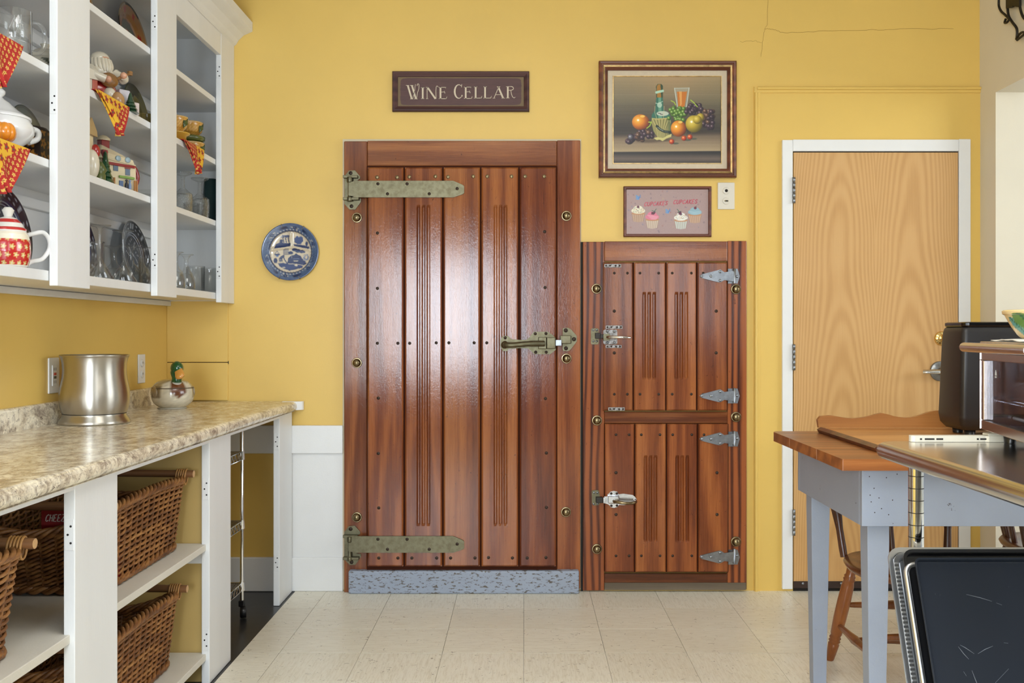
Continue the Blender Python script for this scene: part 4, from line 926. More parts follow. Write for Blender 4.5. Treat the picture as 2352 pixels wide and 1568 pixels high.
a.ell(*P9(470, 840), 13, 4, B1); a.ell(*P9(470, 870), 6, 4, (70, 100, 150)); a.line([P9(420, 820), P9(465, 755), P9(515, 820)], 2, B1)
for i in range(5): a.line([P9(610, 740 + i * 28), P9(650, 715 + i * 30), P9(730, 715 + i * 30)], 2.6, B1)
for i in range(4): a.line([P9(520 + i * 22, 1000), P9(515 + i * 20, 930), P9(570 + i * 22, 870)], 2.6, B1)
a.line([P9(600, 860), P9(640, 960), P9(720, 1070)], 4, B1)
for x, y, w_, h_ in ((430, 975, 9, 12), (870, 730, 13, 7), (940, 755, 13, 8), (1030, 770, 12, 7), (1080, 780, 6, 5), (775, 800, 11, 7)): a.ell(*P9(x, y), w_, h_, B1)
blob([(700, 1040), (720, 920), (790, 860), (850, 850), (900, 810), (950, 850), (1000, 860), (1040, 930), (1150, 1040), (1080, 1080), (900, 1050), (760, 1040)]); a.line([P9(800, 850), P9(800, 920)], 1.5, WH); a.line([P9(850, 985), P9(940, 985)], 4, WH); a.line([P9(830, 935), P9(970, 930)], 2, (120, 134, 160))
blob([(480, 1040), (600, 1030), (760, 1060), (900, 1060), (1060, 1090), (1040, 1140), (900, 1170), (760, 1205), (620, 1170), (540, 1120)], (44, 62, 108)); a.ell(*P9(900, 1080), 7, 5, WH); a.ell(*P9(620, 1135), 7, 3, WH)
for x, y in [(1130 + 45 * math.cos(i), 900 + 60 * math.sin(i)) for i in range(0, 12)]: a.line(A8(*P9(x, y), 4, 4, 0, 360, 8), 1.2, (70, 92, 140))
a.put(((np.abs(a.X - 135) < 1.6) & (a.Y < 108) & (R < 92)).astype(float), (186, 170, 140)); 
prof = [(0, .010), (.35, .010), (.62, .0105), (.70, .012), (.735, .017), (.76, .020), (.86, .0235), (.96, .027), (.985, .0275), (1.0, .026), (.99, .023), (.7, .008), (.5, .003), (0, .003)]
mb = MB(); V = []; UV = []; SEG = 128; rows = []
for (r0, d0), (r1, d1_) in zip(prof, prof[1:]):
    n_ = max(1, int(abs(r1 - r0) * 46))
    for i in range(n_): rows.append((r0 + (r1 - r0) * i / n_, d0 + (d1_ - d0) * i / n_))
rows.append(prof[-1]); half = next(i for i, r in enumerate(rows) if r[0] >= .9999)
for j, (r_, d_) in enumerate(rows):
    for i in range(SEG):
        t_ = 2 * PI * i / SEG; cx_, cz_ = math.cos(t_) * r_, math.sin(t_) * r_
        ex = 0
        if j < half and r_ < .70:       # raised dividers of the three compartments
            for ang in (90, 186, -6):
                a_ = math.radians(ang); al = cx_ * math.cos(a_) + cz_ * math.sin(a_); pe = -cx_ * math.sin(a_) + cz_ * math.cos(a_)
                oz = cz_ - .16; al = cx_ * math.cos(a_) + oz * math.sin(a_); pe = -cx_ * math.sin(a_) + oz * math.cos(a_)
                if al > 0: ex = max(ex, .006 * math.exp(-(pe / .045) ** 2))
        V.append((pcx + cx_ * pr, D - d_ - ex, pcz + cz_ * pr)); UV.append(((cx_ * 130.4 + 133) / 266, (-cz_ * 130.4 + 133) / 266) if j <= half else (.99, .5))
Fc = [(j * SEG + i, j * SEG + (i + 1) % SEG, (j + 1) * SEG + (i + 1) % SEG, (j + 1) * SEG + i) for j in range(len(rows) - 1) for i in range(SEG)]
UV = np.array(UV); mb.add(V, Fc, True)
a.a[:, 262:] = (150, 160, 175)
mb.build('plate', M['glaze'], pl, vcol=a.at(UV[:, 0], UV[:, 1]))
for ang in (108, 62, 248, 290):
    t_ = math.radians(ang); c_, s_ = math.cos(t_), math.sin(t_)
    MB().tube([(pcx + c_ * pr * .9, D - .0285, pcz + s_ * pr * .9), (pcx + c_ * pr * .97, D - .031, pcz + s_ * pr * .97), (pcx + c_ * pr * 1.02, D - .027, pcz + s_ * pr * 1.02), (pcx + c_ * pr * 1.0, D - .012, pcz + s_ * pr * 1.0), (pcx + c_ * pr * .8, D - .004, pcz + s_ * pr * .8)], .0012, 6).build('wire_clip', M['oldbrass'], pl)
# ================================================================== wall cabinet on the left wall
CXF = -1.346                                       # plane of its face frame
CZ0, CZT = 1.345, 2.56
wc = thing('wall_cabinet', 'open white painted wall cabinet with four shelves of china and glass', 'cabinet', (LX + .15, 3.4, CZ0))
def xb(y0, y1, x0, x1, z0, z1): return MB().box(x0, x1, y0, y1, z0, z1)
Y0C = 1.5
STW = ((2.02, 2.235), (2.874, 3.090), (3.656, 3.862), (4.43, D - .001))
for a_, b_ in STW: xb(a_, b_, CXF - .024, CXF, CZ0 - .012, CZT).build('stile', M['white'], wc, bevel=.002)
for a_, b_ in ((1.5, 2.02), (2.235, 2.874), (3.09, 3.656), (3.862, 4.43)): xb(a_ + .0003, b_ - .0003, CXF - .023, CXF - .001, 2.433, CZT).build('head_rail', M['white'], wc, bevel=.002)
SHZ = (1.377, 1.698, 1.970, 2.243)
for k, z in enumerate(SHZ): xb(Y0C, D - .002, LX + .012, CXF - .026, z - (.030 if k == 0 else .024), z).build('shelf', M['white'], wc, bevel=.002)
xb(Y0C, D - .002, LX, LX + .0115, CZ0, CZT).build('back_panel', M['white'], wc)
for z in (1.64, 1.915, 2.19): xb(Y0C, D - .002, LX + .012, LX + .032, z - .03, z + .003).build('shelf_cleat', M['white'], wc, bevel=.002)
xb(D - .012, D - .0005, LX + .012, CXF - .025, CZ0, CZT).build('end_panel', M['white'], wc)
xb(Y0C, D - .0005, LX, CXF, CZT, CZT + .02).build('top_panel', M['white'], wc)
cw = MB(); pr_ = [(CXF, 2.530), (CXF + .010, 2.538), (CXF + .020, 2.556), (CXF + .045, 2.580), (CXF + .074, 2.592), (CXF + .085, 2.598), (CXF + .085, 2.640), (CXF, 2.640)]
cw.add([(x, y, z) for y in (Y0C, D - .001) for x, z in pr_], [(i, (i + 1) % 8, 8 + (i + 1) % 8, 8 + i) for i in range(8)] + [tuple(range(8)), tuple(range(15, 7, -1))])
cw.build('crown_moulding', M['white'], wc)
xb(Y0C, D - .011, LX, LX + .020, 1.322, CZ0 - .0005).build('wall_cleat', M['white'], wc, bevel=.002)
# filled hinge mortises with screw holes on the stile edges
HOLE = shared(MB().lathe([(.0028, 0), (.0028, .0006), (0, .0006)], (0, 0, 0), (0, -1, 0), 8), 'screw_hole', M['dark'])
def mortise(par, ye, xm, z, w_=.020, h_=.062):
    p = MB().box(xm - w_ / 2, xm + w_ / 2, ye - .0012, ye + .001, z - h_ / 2, z + h_ / 2).build('hinge_mortise', M['white'], par, bevel=.0008)
    for dx, dz in ((.004, .02), (-.003, 0), (.004, -.02)): put(HOLE, 'screw_hole', p, (xm + dx, ye - .0013, z + dz))
for ye, zs in ((3.656, (2.34, 1.465)), (4.43, (2.36, 1.47)), (2.874, (1.86,))):
    for z in zs: mortise(wc, ye, CXF - .012, z)

# ================================================================== base cabinet and worktop
BXF = -1.072
bc = thing('base_cabinet', 'open white painted base cabinet holding wicker baskets', 'cabinet', (-1.35, 3.0, 0))
ST2 = ((1.40, 1.62), (2.378, 2.628), (3.396, 3.643), (4.37, D - .024))
for a_, b_ in ST2: xb(a_, b_, BXF - .027, BXF, 0.0, .838).build('stile', M['white'], bc, bevel=.002)
for a_, b_ in ((1.0, 1.40), (1.62, 2.378), (2.628, 3.396), (3.643, 4.37)): xb(a_ + .0003, b_ - .0003, BXF - .026, BXF - .001, .822, .838).build('top_rail', M['white'], bc)
M['shelfwhite'] = paint('worn_shelf_paint', srgb(214, 208, 194), .45, .04, 8, .3, chip=(srgb(120, 92, 60), 22, .70, (1, .12, 3)))
for z in (.476, .102): xb(1.2, 3.414, LX + .001, BXF - .012, z - .022, z).build('shelf', M['shelfwhite'], bc, bevel=.002)
M['ochre'] = paint('ochre_cabinet_paint', srgb(200, 170, 104), .5, .05, 3, .1)
xb(3.418, 3.436, LX + .001, BXF - .028, 0, .838).build('partition', M['ochre'], bc)
xb(3.405, 3.4175, LX + .02, BXF - .028, .408, .4535).build('shelf_cleat', M['white'], bc, bevel=.002)
xb(1.2, 3.41, LX + .0008, LX + .012, .005, .838).build('back_panel', M['ochre'], bc)
for ye, zs in ((2.378, (.775 - .06, )), (3.396, (.665, .15)), (4.37, (.72, .19))):
    for z in zs: mortise(bc, ye, BXF - .0135, z, .022, .075)

t = NT('granite_print_laminate'); v = t.coord((1, 1, 1))
n1 = t.noise(t.coord((2.0, 1.0, 1.5)), 10.0, 7, .72, .8); n2 = t.noise(v, 42, 5, .7, .5); n3 = t.noise(t.coord((1.6, 1, 1)), 95, 4, .7, 1.0)
c = t.ramp(n1, [(.36, srgb(150, 136, 120)), (.46, srgb(216, 202, 176)), (.56, srgb(246, 236, 212))])
c = t.mix(t.ramp(n2, [(.47, g_(0)), (.66, g_(.8))]), c, srgb(138, 122, 108))
c = t.mix(t.ramp(n3, [(.60, g_(0)), (.645, g_(.9))]), c, srgb(76, 62, 56))
t.color(c); t.set(rough=.22, spec=.5, coat=.25, coat_rough=.15); M['laminate'] = t.m
wt = thing('worktop', 'beige granite patterned laminate worktop with rounded front edge', 'worktop', (-1.35, 3.0, .838))
CT = .880; FX = -1.045
prf = [(LX + .021, .8385), (FX - .006, .8385)] + arc(FX - .018, .8565, .018, .018, -70, 0, 4) + arc(FX - .018, CT - .018, .018, .018, 0, 90, 6)[0:] + [(FX - .05, CT), (LX + .021, CT)]
tp = MB(); n = len(prf); tp.add([(x, y, z) for y in (1.0, 4.585) for x, z in prf], [(i, (i + 1) % n, n + (i + 1) % n, n + i) for i in range(n)], False)
tp.add([(x, 1.0, z) for x, z in prf], [tuple(range(n))]); tp.add([(x, 4.585, z) for x, z in prf], [tuple(range(n))[::-1]])
tp.add([(LX + .021, 4.585, .8385), (-1.115, 4.585, .8385), (-1.115, D - .011, .8385), (LX + .021, D - .011, .8385), (LX + .021, 4.585, CT), (-1.115, 4.585, CT), (-1.115, D - .011, CT), (LX + .021, D - .011, CT)], [(0, 1, 2, 3), (4, 7, 6, 5), (1, 2, 6, 5), (2, 3, 7, 6), (0, 3, 7, 4)])
tp.build('slab', M['laminate'], wt)
sp_ = MB(); prf = [(LX + .0005, CT - .04), (LX + .0205, CT - .04), (LX + .0205, .945)] + arc(LX + .0095, .945, .011, .011, 0, 90, 4) + [(LX + .0005, .956)]
n = len(prf); sp_.add([(x, y, z) for y in (1.0, D - .011) for x, z in prf], [(i, (i + 1) % n, n + (i + 1) % n, n + i) for i in range(n)] + [tuple(range(n)), tuple(range(2 * n - 1, n - 1, -1))])
sp_.build('backsplash', M['laminate'], wt)
MB().prism([(-1.1145, 4.5855), (FX, 4.5855), (FX + .02, 4.603), (FX + .026, D - .012), (-1.1145, D - .012)], 'z', .842, CT + .001).build('end_cap', M['white_trim'], wt, bevel=.003)

# ================================================================== metal bucket and ceramic duck
bk = thing('metal_bucket', 'brushed metal waste bucket with a flared rim on the worktop', 'bucket', (-1.508, 3.50, CT + .0008))
prf = [(0, 0), (.117, 0), (.1185, .004), (.116, .012), (.106, .026), (.1045, .034), (.1045, .036), (.107, .040), (.1135, .06), (.117, .085), (.1165, .105), (.1125, .13), (.1065, .16), (.1045, .185), (.106, .21), (.110, .228), (.1125, .234), (.1145, .236), (.1145, .240), (.1115, .240), (.108, .228), (.104, .21), (.1025, .185), (.1045, .16), (.1105, .13), (.114, .10), (.104, .03), (0, .028)]
MB().lathe(prf, (0, 0, 0), seg=64).build('bucket_body', M['bucket'], bk, local=True)
MB().lathe([(.1044, .0335), (.1055, .035), (.1044, .0365)], (0, 0, 0), seg=64).build('foot_seam', M['dark'], bk, local=True)

dk = thing('ceramic_duck', 'glazed ceramic mallard duck tureen with green head on the worktop', 'duck tureen', (-1.478, 4.19, CT + .0008), .62)
# local: faces -y
def deform(f, nu=40, nv=24, half=None):
    V = []; Fc = []
    for j in range(nv + 1):
        for i in range(nu): V.append(f(2 * PI * i / nu, PI * j / nv))
    for j in range(nv):
        for i in range(nu): Fc.append((j * nu + i, j * nu + (i + 1) % nu, (j + 1) * nu + (i + 1) % nu, (j + 1) * nu + i))
    return V, Fc
def body(th, ph):
    st, ct_ = abs(math.sin(ph)) ** .62, -math.cos(ph); y = math.sin(th) * st; x = math.cos(th) * st
    k = 1 + .30 * max(0, y); zz = .060 + math.copysign(abs(ct_) ** .92, ct_) * .062
    if ct_ < 0: x *= 1 - .14 * ct_ ** 4; y *= 1 - .14 * ct_ ** 4
    return (x * .087 * (1 - .12 * max(0, y)), y * .090 * k, max(zz, 0.0) + .010 * max(0, y) ** 2 * max(0, ct_))
V, Fc = deform(body); P = np.array(V)
def cl(r, g, b): return np.array(srgb(r, g, b))
rg = np.random.default_rng(2); nz = rg.normal(0, 1, len(P))
colr = np.tile(cl(206, 196, 172), (len(P), 1))
colr = np.where(((P[:, 2] > .055) & (P[:, 1] > -.05))[:, None], cl(168, 152, 118), colr)
colr = np.where(((np.abs(P[:, 0]) > .062) & (P[:, 2] > .05) & (P[:, 2] < .095))[:, None], cl(124, 106, 78), colr)
brn = (np.hypot(P[:, 0] / .033, (P[:, 2] - .088) / .040) < 1) & (P[:, 1] < -.05)
colr = np.where(brn[:, None], cl(104, 58, 28), colr); colr = np.clip(colr * (1 + .07 * nz[:, None]), 0, 1)
mb = MB(); mb.add(V, Fc, True); mb.build('body', M['glaze'], dk, local=True, vcol=colr)
lo_ = [tuple(p * 1.0) for p in P]
ring = [body(2 * PI * i / 48, PI * .63) for i in range(48)]
MB().tube([(x * 1.012, y * 1.012, z) for x, y, z in ring], .0018, 6, closed=True).build('lid_seam', plain('seam_brown', srgb(90, 74, 54), .5), dk, local=True)
hd = MB(); hp = spline([(0, -.052, .098), (0, -.060, .122), (0, -.058, .145), (0, -.058, .165)], 5)
hd.tube(hp, [.024, .023, .0215, .021, .0205, .020, .020, .020, .021, .0225, .024, .025, .025, .024, .022, .018][:len(hp)], 20)
hd.ball((0, -.063, .170), (.026, .030, .029), 20, 14)
colr = np.tile(cl(22, 78, 34), (len(hd.v), 1)); P = np.array(hd.v); colr = np.where((P[:, 2] < .108)[:, None], cl(220, 214, 200), colr)
colr = np.where((P[:, 2] < .099)[:, None], cl(104, 58, 28), colr)
h_o = hd.build('head', M['glaze'], dk, local=True, vcol=colr)
bl = MB(); bl.lathe([(.016, 0), (.0165, .012), (.019, .03), (.017, .042), (.008, .048), (0, .049)], (0, -.080, .164), (0, -.70, -.72), 18, sc=(.55, 1.05)).build('bill', plain('orange_bill_glaze', srgb(206, 142, 62), .25, coat=.5), h_o, local=True)
for s_ in (-1, 1): MB().ball((s_ * .020, -.074, .176), .0035, 10, 6).build('eye', M['black'], h_o, local=True)
for s_ in (-1, 1): MB().ball((s_ * .0770, -.005, .068), (.0095, .042, .028), 16, 10).build('wing', plain('wing_glaze', srgb(150, 130, 98), .3, coat=.5), dk, local=True)
MB().lathe([(.058, .0), (.060, .001), (.056, .004), (.0, .004)], (0, 0.004, 0), seg=32).build('foot_ring', plain('foot_glaze', srgb(196, 188, 168), .3), dk, local=True)

# ================================================================== wicker baskets
t = NT('rattan'); v = t.coord((1, 1, 1))
n1 = t.noise(t.coord((1, .35, 2.2)), 22, 4, .65); n2 = t.noise(v, 60, 3, .6)
c = t.ramp(n1, [(.30, srgb(70, 40, 20)), (.46, srgb(128, 80, 40)), (.58, srgb(164, 112, 60)), (.72, srgb(196, 146, 88))])
t.color(t.mix(t.math('MULTIPLY', n2, .5), c, srgb(104, 70, 40))); t.set(rough=.38, spec=.5); t.bump(n2, .2, .002); M['rattan'] = t.m
M['pole'] = wood('cane_pole', srgb(84, 52, 30), srgb(122, 82, 50), srgb(150, 108, 70), 'x', 60, 2, .35, .3, .3, .1)
M['bind'] = plain('binding_cane', srgb(172, 124, 66), .4)
def build_basket(name, label, group):
    o = thing(name, label, 'basket', (0, 0, 0), 0, group)
    BW, BL, BH = .40, .66, .222                       # depth (x), length (y), height
    def outline(s):                                   # s in [0,1) around; returns base x,y,(nx,ny), corner-rounded
        r = .05; w2, l2 = BW / 2, BL / 2
        segs = [('l', BL - 2 * r), ('c', PI * r / 2), ('l', BW - 2 * r), ('c', PI * r / 2)] * 2
        tot = sum(q[1] for q in segs); d = s * tot
        cur = [(w2, -l2 + r, 0, 1), (w2 - r, l2 - r, 0), (w2 - r, l2, -1, 0), (-w2 + r, l2 - r, 90), (-w2, l2 - r, 0, -1), (-w2 + r, -l2 + r, 180), (-w2 + r, -l2, 1, 0), (w2 - r, -l2 + r, 270)]
        for (k_, L), q in zip(segs, cur):
            if d <= L + 1e-9:
                if k_ == 'l': return q[0] + q[2] * d, q[1] + q[3] * d, (q[3], -q[2])
                a_ = math.radians(q[2]) + d / r; return q[0] + r * math.cos(a_), q[1] + r * math.sin(a_), (math.cos(a_), math.sin(a_))
            d -= L
        return w2, -l2 + r, (1, 0)
    def top(x, y):                                    # rim height: the two short ends dip under the pole
        e = max(0, (abs(y) - BL / 2 + .03) / .03); return BH + .012 * math.cos(PI * y / BL) - (.055 * max(0, 1 - (x / (BW * .46)) ** 2) if e > 0 else 0)
    NS = 46
    def pt(s, f, off, dz=0):
        x, y, n_ = outline(s % 1.0); tp_ = top(x, y); z = .012 + (tp_ - .012) * f; k = .90 + .10 * f
        return Vector((x * k + n_[0] * off, y * k + n_[1] * off, z + dz))
    wv = MB(); ROWS = 13
    for r_ in range(ROWS):
        f = (r_ + .6) / (ROWS + .4)
        for st in (0, 1):
            P_ = []
            for i in range(NS * 4):
                ph = PI * i / 4 + PI * st + (PI if r_ % 2 else 0) * 0
                P_.append(pt(i / (NS * 4), f, .0075 * math.cos(ph), .0058 * math.sin(ph) + random.uniform(-.0012, .0012)))
            wv.tube(P_, .0045 + random.uniform(-.0005, .0005), 6, closed=True)
    w_ = wv.build('woven_wall', M['rattan'], o, local=True, recalc=False); w_['kind'] = 'stuff'
    sk_ = MB()
    for i in range(NS): sk_.tube([pt((i + .5) / NS, f_, .0) for f_ in (0.0, .5, 1.0)], .0056, 6)
    s_ = sk_.build('stakes', M['rattan'], o, local=True, recalc=False); s_['kind'] = 'stuff'
    rm = MB(); N2 = 200
    for st in range(4):
        P_ = []
        for i in range(N2):
            ph = 2 * PI * i / N2 * 17 + st * PI / 2
            P_.append(pt(i / N2, 1.0, .0115 * math.cos(ph), .010 * math.sin(ph) + .004))
        rm.tube(P_, .0062, 7, closed=True)
    rm.build('braided_rim', M['rattan'], o, local=True, recalc=False)
    fb_ = MB()
    for st in range(2):
        P_ = []
        for i in range(N2):
            ph = 2 * PI * i / N2 * 24 + st * PI
            P_.append(pt(i / N2, 0.0, .008 * math.cos(ph) + .004, .007 * math.sin(ph) + .002))
        fb_.tube(P_, .007, 7, closed=True)
    fb_.build('foot_border', M['rattan'], o, local=True, recalc=False)
    bs = MB().box(-BW * .44, BW * .44, -BL * .44, BL * .44, .004, .012)
    bs.build('base', M['rattan'], o, local=True)
    for sy in (-1, 1):
        yy_ = sy * (BL / 2 - .012)
        p_ = MB().tube([(-BW / 2 - .03, yy_, BH + .024), (0, yy_, BH + .027), (BW / 2 + .034, yy_, BH + .024)], .0125, 14).build('pole_handle', M['pole'], o, local=True)
        MB().lathe([(.0118, 0), (.0, .0006)], (BW / 2 + .0341, yy_, BH + .024), (1, 0, 0), 14).build('cut_end', plain('cut_cane', srgb(196, 156, 108), .7), p_, local=True)
        for sx in (-1, 1):
            bn = MB()
            for k in range(5):
                x_ = sx * (BW / 2 - .022 + k * .0075)
                bn.tube([(x_ + .002 * math.sin(a_), yy_ + .0155 * math.cos(a_), BH + .014 + .0255 * math.sin(a_)) for a_ in [2 * PI * i / 16 for i in range(16)]], .0030, 6, closed=True)
            bn.build('binding', M['bind'], o, local=True)['kind'] = 'stuff'
    return o
b1 = build_basket('wicker_basket', 'wicker basket with cane pole handles on the upper shelf holding the red cracker box', 'wicker baskets in the base cabinet')
b1.location = (-1.345, 3.035, .4765)
b2 = copy_thing(b1, (-1.35, 2.985, .1025), 'wicker basket on the bottom shelf under the other basket')
b3 = copy_thing(b1, (-1.335, 1.925, .4765), 'wicker basket cut off by the picture edge on the upper shelf')
# snack box standing in the upper basket
cbx = thing('cracker_box', 'red cracker box with white lettering inside the dark end of a wicker basket', 'box', (-1.262, 2.84, .4895), 0)
MB().box(-.10, .10, -.03, .03, 0, .214).build('carton', plain('red_carton', srgb(150, 26, 26), .4), cbx, local=True, bevel=.001)
lt_ = MB()
def wtxt(txt, x, z, w_, h_, y, wd, th, slant=.22):
    st = w_ / len(txt)
    for i, ch in enumerate(txt):
        for P_ in GL[ch]: lt_.ribbon([(x + i * st + p[0] * st * .8 + (1 - p[1]) * h_ * slant, z + (1 - p[1]) * h_) for p in P_], wd, y, th)
wtxt('CHEEZ-IT', -.088, .176, .088, .019, -.0302, .0026, .0006)
lt_.build('lettering', plain('white_print', srgb(226, 220, 206), .5), cbx, local=True)

# ================================================================== wire trolley under the counter
tr = thing('wire_trolley', 'narrow chrome wire shelf trolley on black casters under the worktop', 'trolley', (-1.30, 4.05, 0))
TX0, TX1, TY0, TY1 = -1.50, -1.185, 3.90, 4.185
for x in (TX0, TX1):
    for y in (TY0, TY1):
        MB().lathe([(.0075, .075), (.0075, .83), (.005, .834), (0, .834)], (x, y, 0), seg=12).build('post', M['chrome'], tr)
        ca = MB().lathe([(.021, -.013), (.024, -.010), (.025, 0), (.024, .010), (.021, .013), (0, .013)], (x + .006, y, .025), (1, .25, 0), 20).build('caster', M['black'], tr)
        MB().box(x - .012, x + .012, y - .012, y + .012, .048, .075).build('caster_fork', M['black'], ca, bevel=.004)
for z in (.115, .375, .665):
    sh = MB()
    for zz in (z, z + .032):
        sh.tube([(TX0, TY0, zz), (TX1, TY0, zz), (TX1, TY1, zz), (TX0, TY1, zz)], .0032, 6, closed=True)
    for (p, q_) in (((TX1, TY0), (TX1, TY1)), ((TX0, TY0), (TX1, TY0)), ((TX0, TY1), (TX1, TY1))):
        m_ = 14; sh.tube([(p[0] + (q_[0] - p[0]) * i / m_, p[1] + (q_[1] - p[1]) * i / m_, z + (.032 if i % 2 else 0)) for i in range(m_ + 1)], .002, 5)
    for i in range(1, 14): y = TY0 + (TY1 - TY0) * i / 14; sh.tube([(TX0, y, z + .034), (TX1, y, z + .034)], .0018, 5)
    for x in (TX0, TX1):
        for y in (TY0, TY1): sh.lathe([(.0125, 0), (.0105, .036)], (x, y, z), seg=12)
    sh.build('wire_shelf', M['chrome'], tr, recalc=False)

# ================================================================== things on the cabinet shelves
def at(px, X): return F * (-X) / (CX - px)          # distance along the cabinet of a picture column at depth X
M['wht'] = plain('white_glaze', srgb(222, 220, 216), .18, coat=.5)
def lathe_thing(name, label, cat, prof, mat, X, Y, z, group=None, part='body', seg=40):
    o = thing(name, label, cat, (X, Y, z), 0, group); MB().lathe(prof, seg=seg).build(part, mat, o, local=True); return o
def vlathe(prof, fn, seg=64, sub=6):
    """turned body with colours from fn(theta, z)"""
    rows = []
    for (r0, h0), (r1, h1) in zip(prof, prof[1:]):
        for i in range(sub): rows.append((r0 + (r1 - r0) * i / sub, h0 + (h1 - h0) * i / sub))
    rows.append(prof[-1]); mb = MB().lathe(rows, seg=seg)
    col = np.array([fn(math.atan2(v[1], v[0]), v[2]) for v in mb.v])
    return mb, col
def lean_plate(name, label, Y, z, r, fn, tilt=.16, X=LX + .018, group=None):
    """plate standing on edge on a shelf, leaning on the cabinet's back; fn(u,v) colour, u,v in -1..1"""
    o = thing(name, label, 'plate', (X + r * math.sin(tilt) * 2 + .012, Y, z), 0, group)
    prof = [(0, .004), (.3, .004), (.58, .004), (.64, .008), (.7, .012), (.8, .015), (.9, .018), (.98, .021), (1, .0195), (.97, .016), (.66, .004), (.5, 0), (0, 0)]
    mb = MB(); rows = []
    for (r0, h0), (r1, h1) in zip(prof[:9], prof[1:9]):
        for i in range(5): rows.append((r0 + (r1 - r0) * i / 5, h0 + (h1 - h0) * i / 5))
    rows += prof[8:]; SEG = 72; V = []; C_ = []
    nx, nz = math.cos(tilt), math.sin(tilt)            # plate faces +x, tipped back
    for rr_, h in rows:
        for i in range(SEG):
            t_ = 2 * PI * i / SEG; u, v = rr_ * math.cos(t_), rr_ * math.sin(t_)
            along = (v + 1) * r
            V.append((-math.sin(tilt) * along + nx * h, u * r, math.cos(tilt) * along + nz * h)); C_.append(fn(u, v))
    Fc = [(j * SEG + i, j * SEG + (i + 1) % SEG, (j + 1) * SEG + (i + 1) % SEG, (j + 1) * SEG + i) for j in range(len(rows) - 1) for i in range(SEG)]
    mb.add(V, Fc, True); mb.build('plate_body', M['glaze'], o, local=True, vcol=np.array(C_)); return o
def blue_plate(base, dark):
    def fn(u, v):
        r = math.hypot(u, v); t_ = math.atan2(v, u)
        if r > .97: return cl(150, 150, 150)
        if r > .72:
            k = math.cos(t_ * 26); return cl(168, 172, 178) if (k > .55 and abs(r - .85) < .075 and not (k > .85 and abs(r - .85) < .035)) else cl(*dark)
        if abs(r - .66) < .015 or abs(r - .6) < .01: return cl(150, 158, 170)
        if r < .5 and (abs(math.sin(u * 9 + math.sin(v * 7) * 2)) < .16): return cl(176, 178, 180)
        return cl(*base)
    return fn
# --- bay at the picture's edge
def flower(x, y, s=1.0):
    """small five-petal flower on a unit lattice: returns 0 ground, 1 petal, 2 eye"""
    r = math.hypot(x, y); t_ = math.atan2(y, x)
    if r < .10 * s: return 2
    return 1 if r < (.30 + .09 * math.cos(5 * t_)) * s else 0
def napkin(label, yl, yr, ya, z, za, mode, X=CXF - .022):
    o = thing('cloth_napkin', label, 'napkin', (X, (yl + yr) / 2, z), 0, 'printed napkins over the shelf edges')
    N_ = 96; w_ = yr - yl; dpt = z - za
    for layer in range(2):
        V = []; C_ = []; idx = {}
        kx = .0035 + layer * .007; sh = layer * .006
        for j in range(N_ + 1):
            f = j / N_
            for i in range(N_ + 1):
                g = i / N_
                yy_ = (yl + sh) + (w_ - sh) * g; yq = yy_ * (1 - f) + (ya + sh * 2) * f
                fold = .010 * math.sin(g * 7) * f + .010 * (1 - math.exp(-f * 3))
                V.append((X + kx + fold, yq, z + .003 - dpt * f * (1 - .04 * layer)))
                a_, b_ = (yq - yl) / .0185, (dpt * f) / .0185
                c0, s0 = math.cos(.6), math.sin(.6); p, q_ = a_ * c0 + b_ * s0, -a_ * s0 + b_ * c0
                q2 = q_ + (.5 if int(math.floor(p)) % 2 else 0)
                k = flower(p - math.floor(p) - .5, q2 - math.floor(q2) - .5, .92)
                yel = (mode and f < (.80 if mode == 1 else .95) * (1 - g) - .04) if mode != 3 else (g > .55)
                if yel:
                    p2, q3 = a_ / 2.0, b_ / 2.0; k2 = flower(p2 - math.floor(p2) - .5, q3 - math.floor(q3) - .5, 1.0)
                    C_.append(cl(228, 176, 48) if not k2 else (cl(168, 36, 30) if k2 == 1 else cl(60, 92, 70)))
                else: C_.append(cl(176, 40, 34) if not k else (cl(226, 184, 92) if k == 1 else cl(120, 40, 24)))
        n_ = N_ + 1; Fc = [(j * n_ + i, j * n_ + i + 1, (j + 1) * n_ + i + 1, (j + 1) * n_ + i) for j in range(N_) for i in range(N_)]
        ob = MB().add(V, Fc, True).build('hanging_point', M['cloth'], o, local=False, vcol=np.array(C_), recalc=False)
        sd = ob.modifiers.new('cloth', 'SOLIDIFY'); sd.thickness = .0012
    V = []; C_ = []
    for i in range(21):
        for j in range(6):
            g = i / 20; V.append((X + .004 - j * .010, yl + w_ * g * (1 - j * .03), z + .0022)); C_.append(cl(176, 40, 34))
    Fc = [(i * 6 + j, i * 6 + j + 1, (i + 1) * 6 + j + 1, (i + 1) * 6 + j) for i in range(20) for j in range(5)]
    ob = MB().add(V, Fc, True).build('folded_part', M['cloth'], o, vcol=np.array(C_), recalc=False); ob.modifiers.new('cloth', 'SOLIDIFY').thickness = .0015
    return o
napkin('red napkin with yellow flowers below the glass mug', 2.43, 2.70, 2.565, 1.970, 1.824, 0)
napkin('red and yellow floral napkin hanging below the white tureen', 2.44, 2.738, 2.59, 1.698, 1.555, 1)
napkin('folded yellow and red napkin hanging under the lute player jar', 3.17, 3.425, 3.323, 1.970, 1.850, 2)
napkin('small red and yellow napkin hanging under the corn bowls', 3.988, 4.225, 4.13, 1.970, 1.852, 3)
mug = thing('glass_mug', 'clear glass beer mug etched with a sailing ship on the shelf', 'mug', (-1.425, 2.785, 1.970))
MB().lathe([(0, 0), (.040, 0), (.045, .004), (.046, .125), (.0445, .127), (.043, .125), (.042, .012), (0, .010)], seg=40).build('mug_body', M['glass'], mug, local=True)
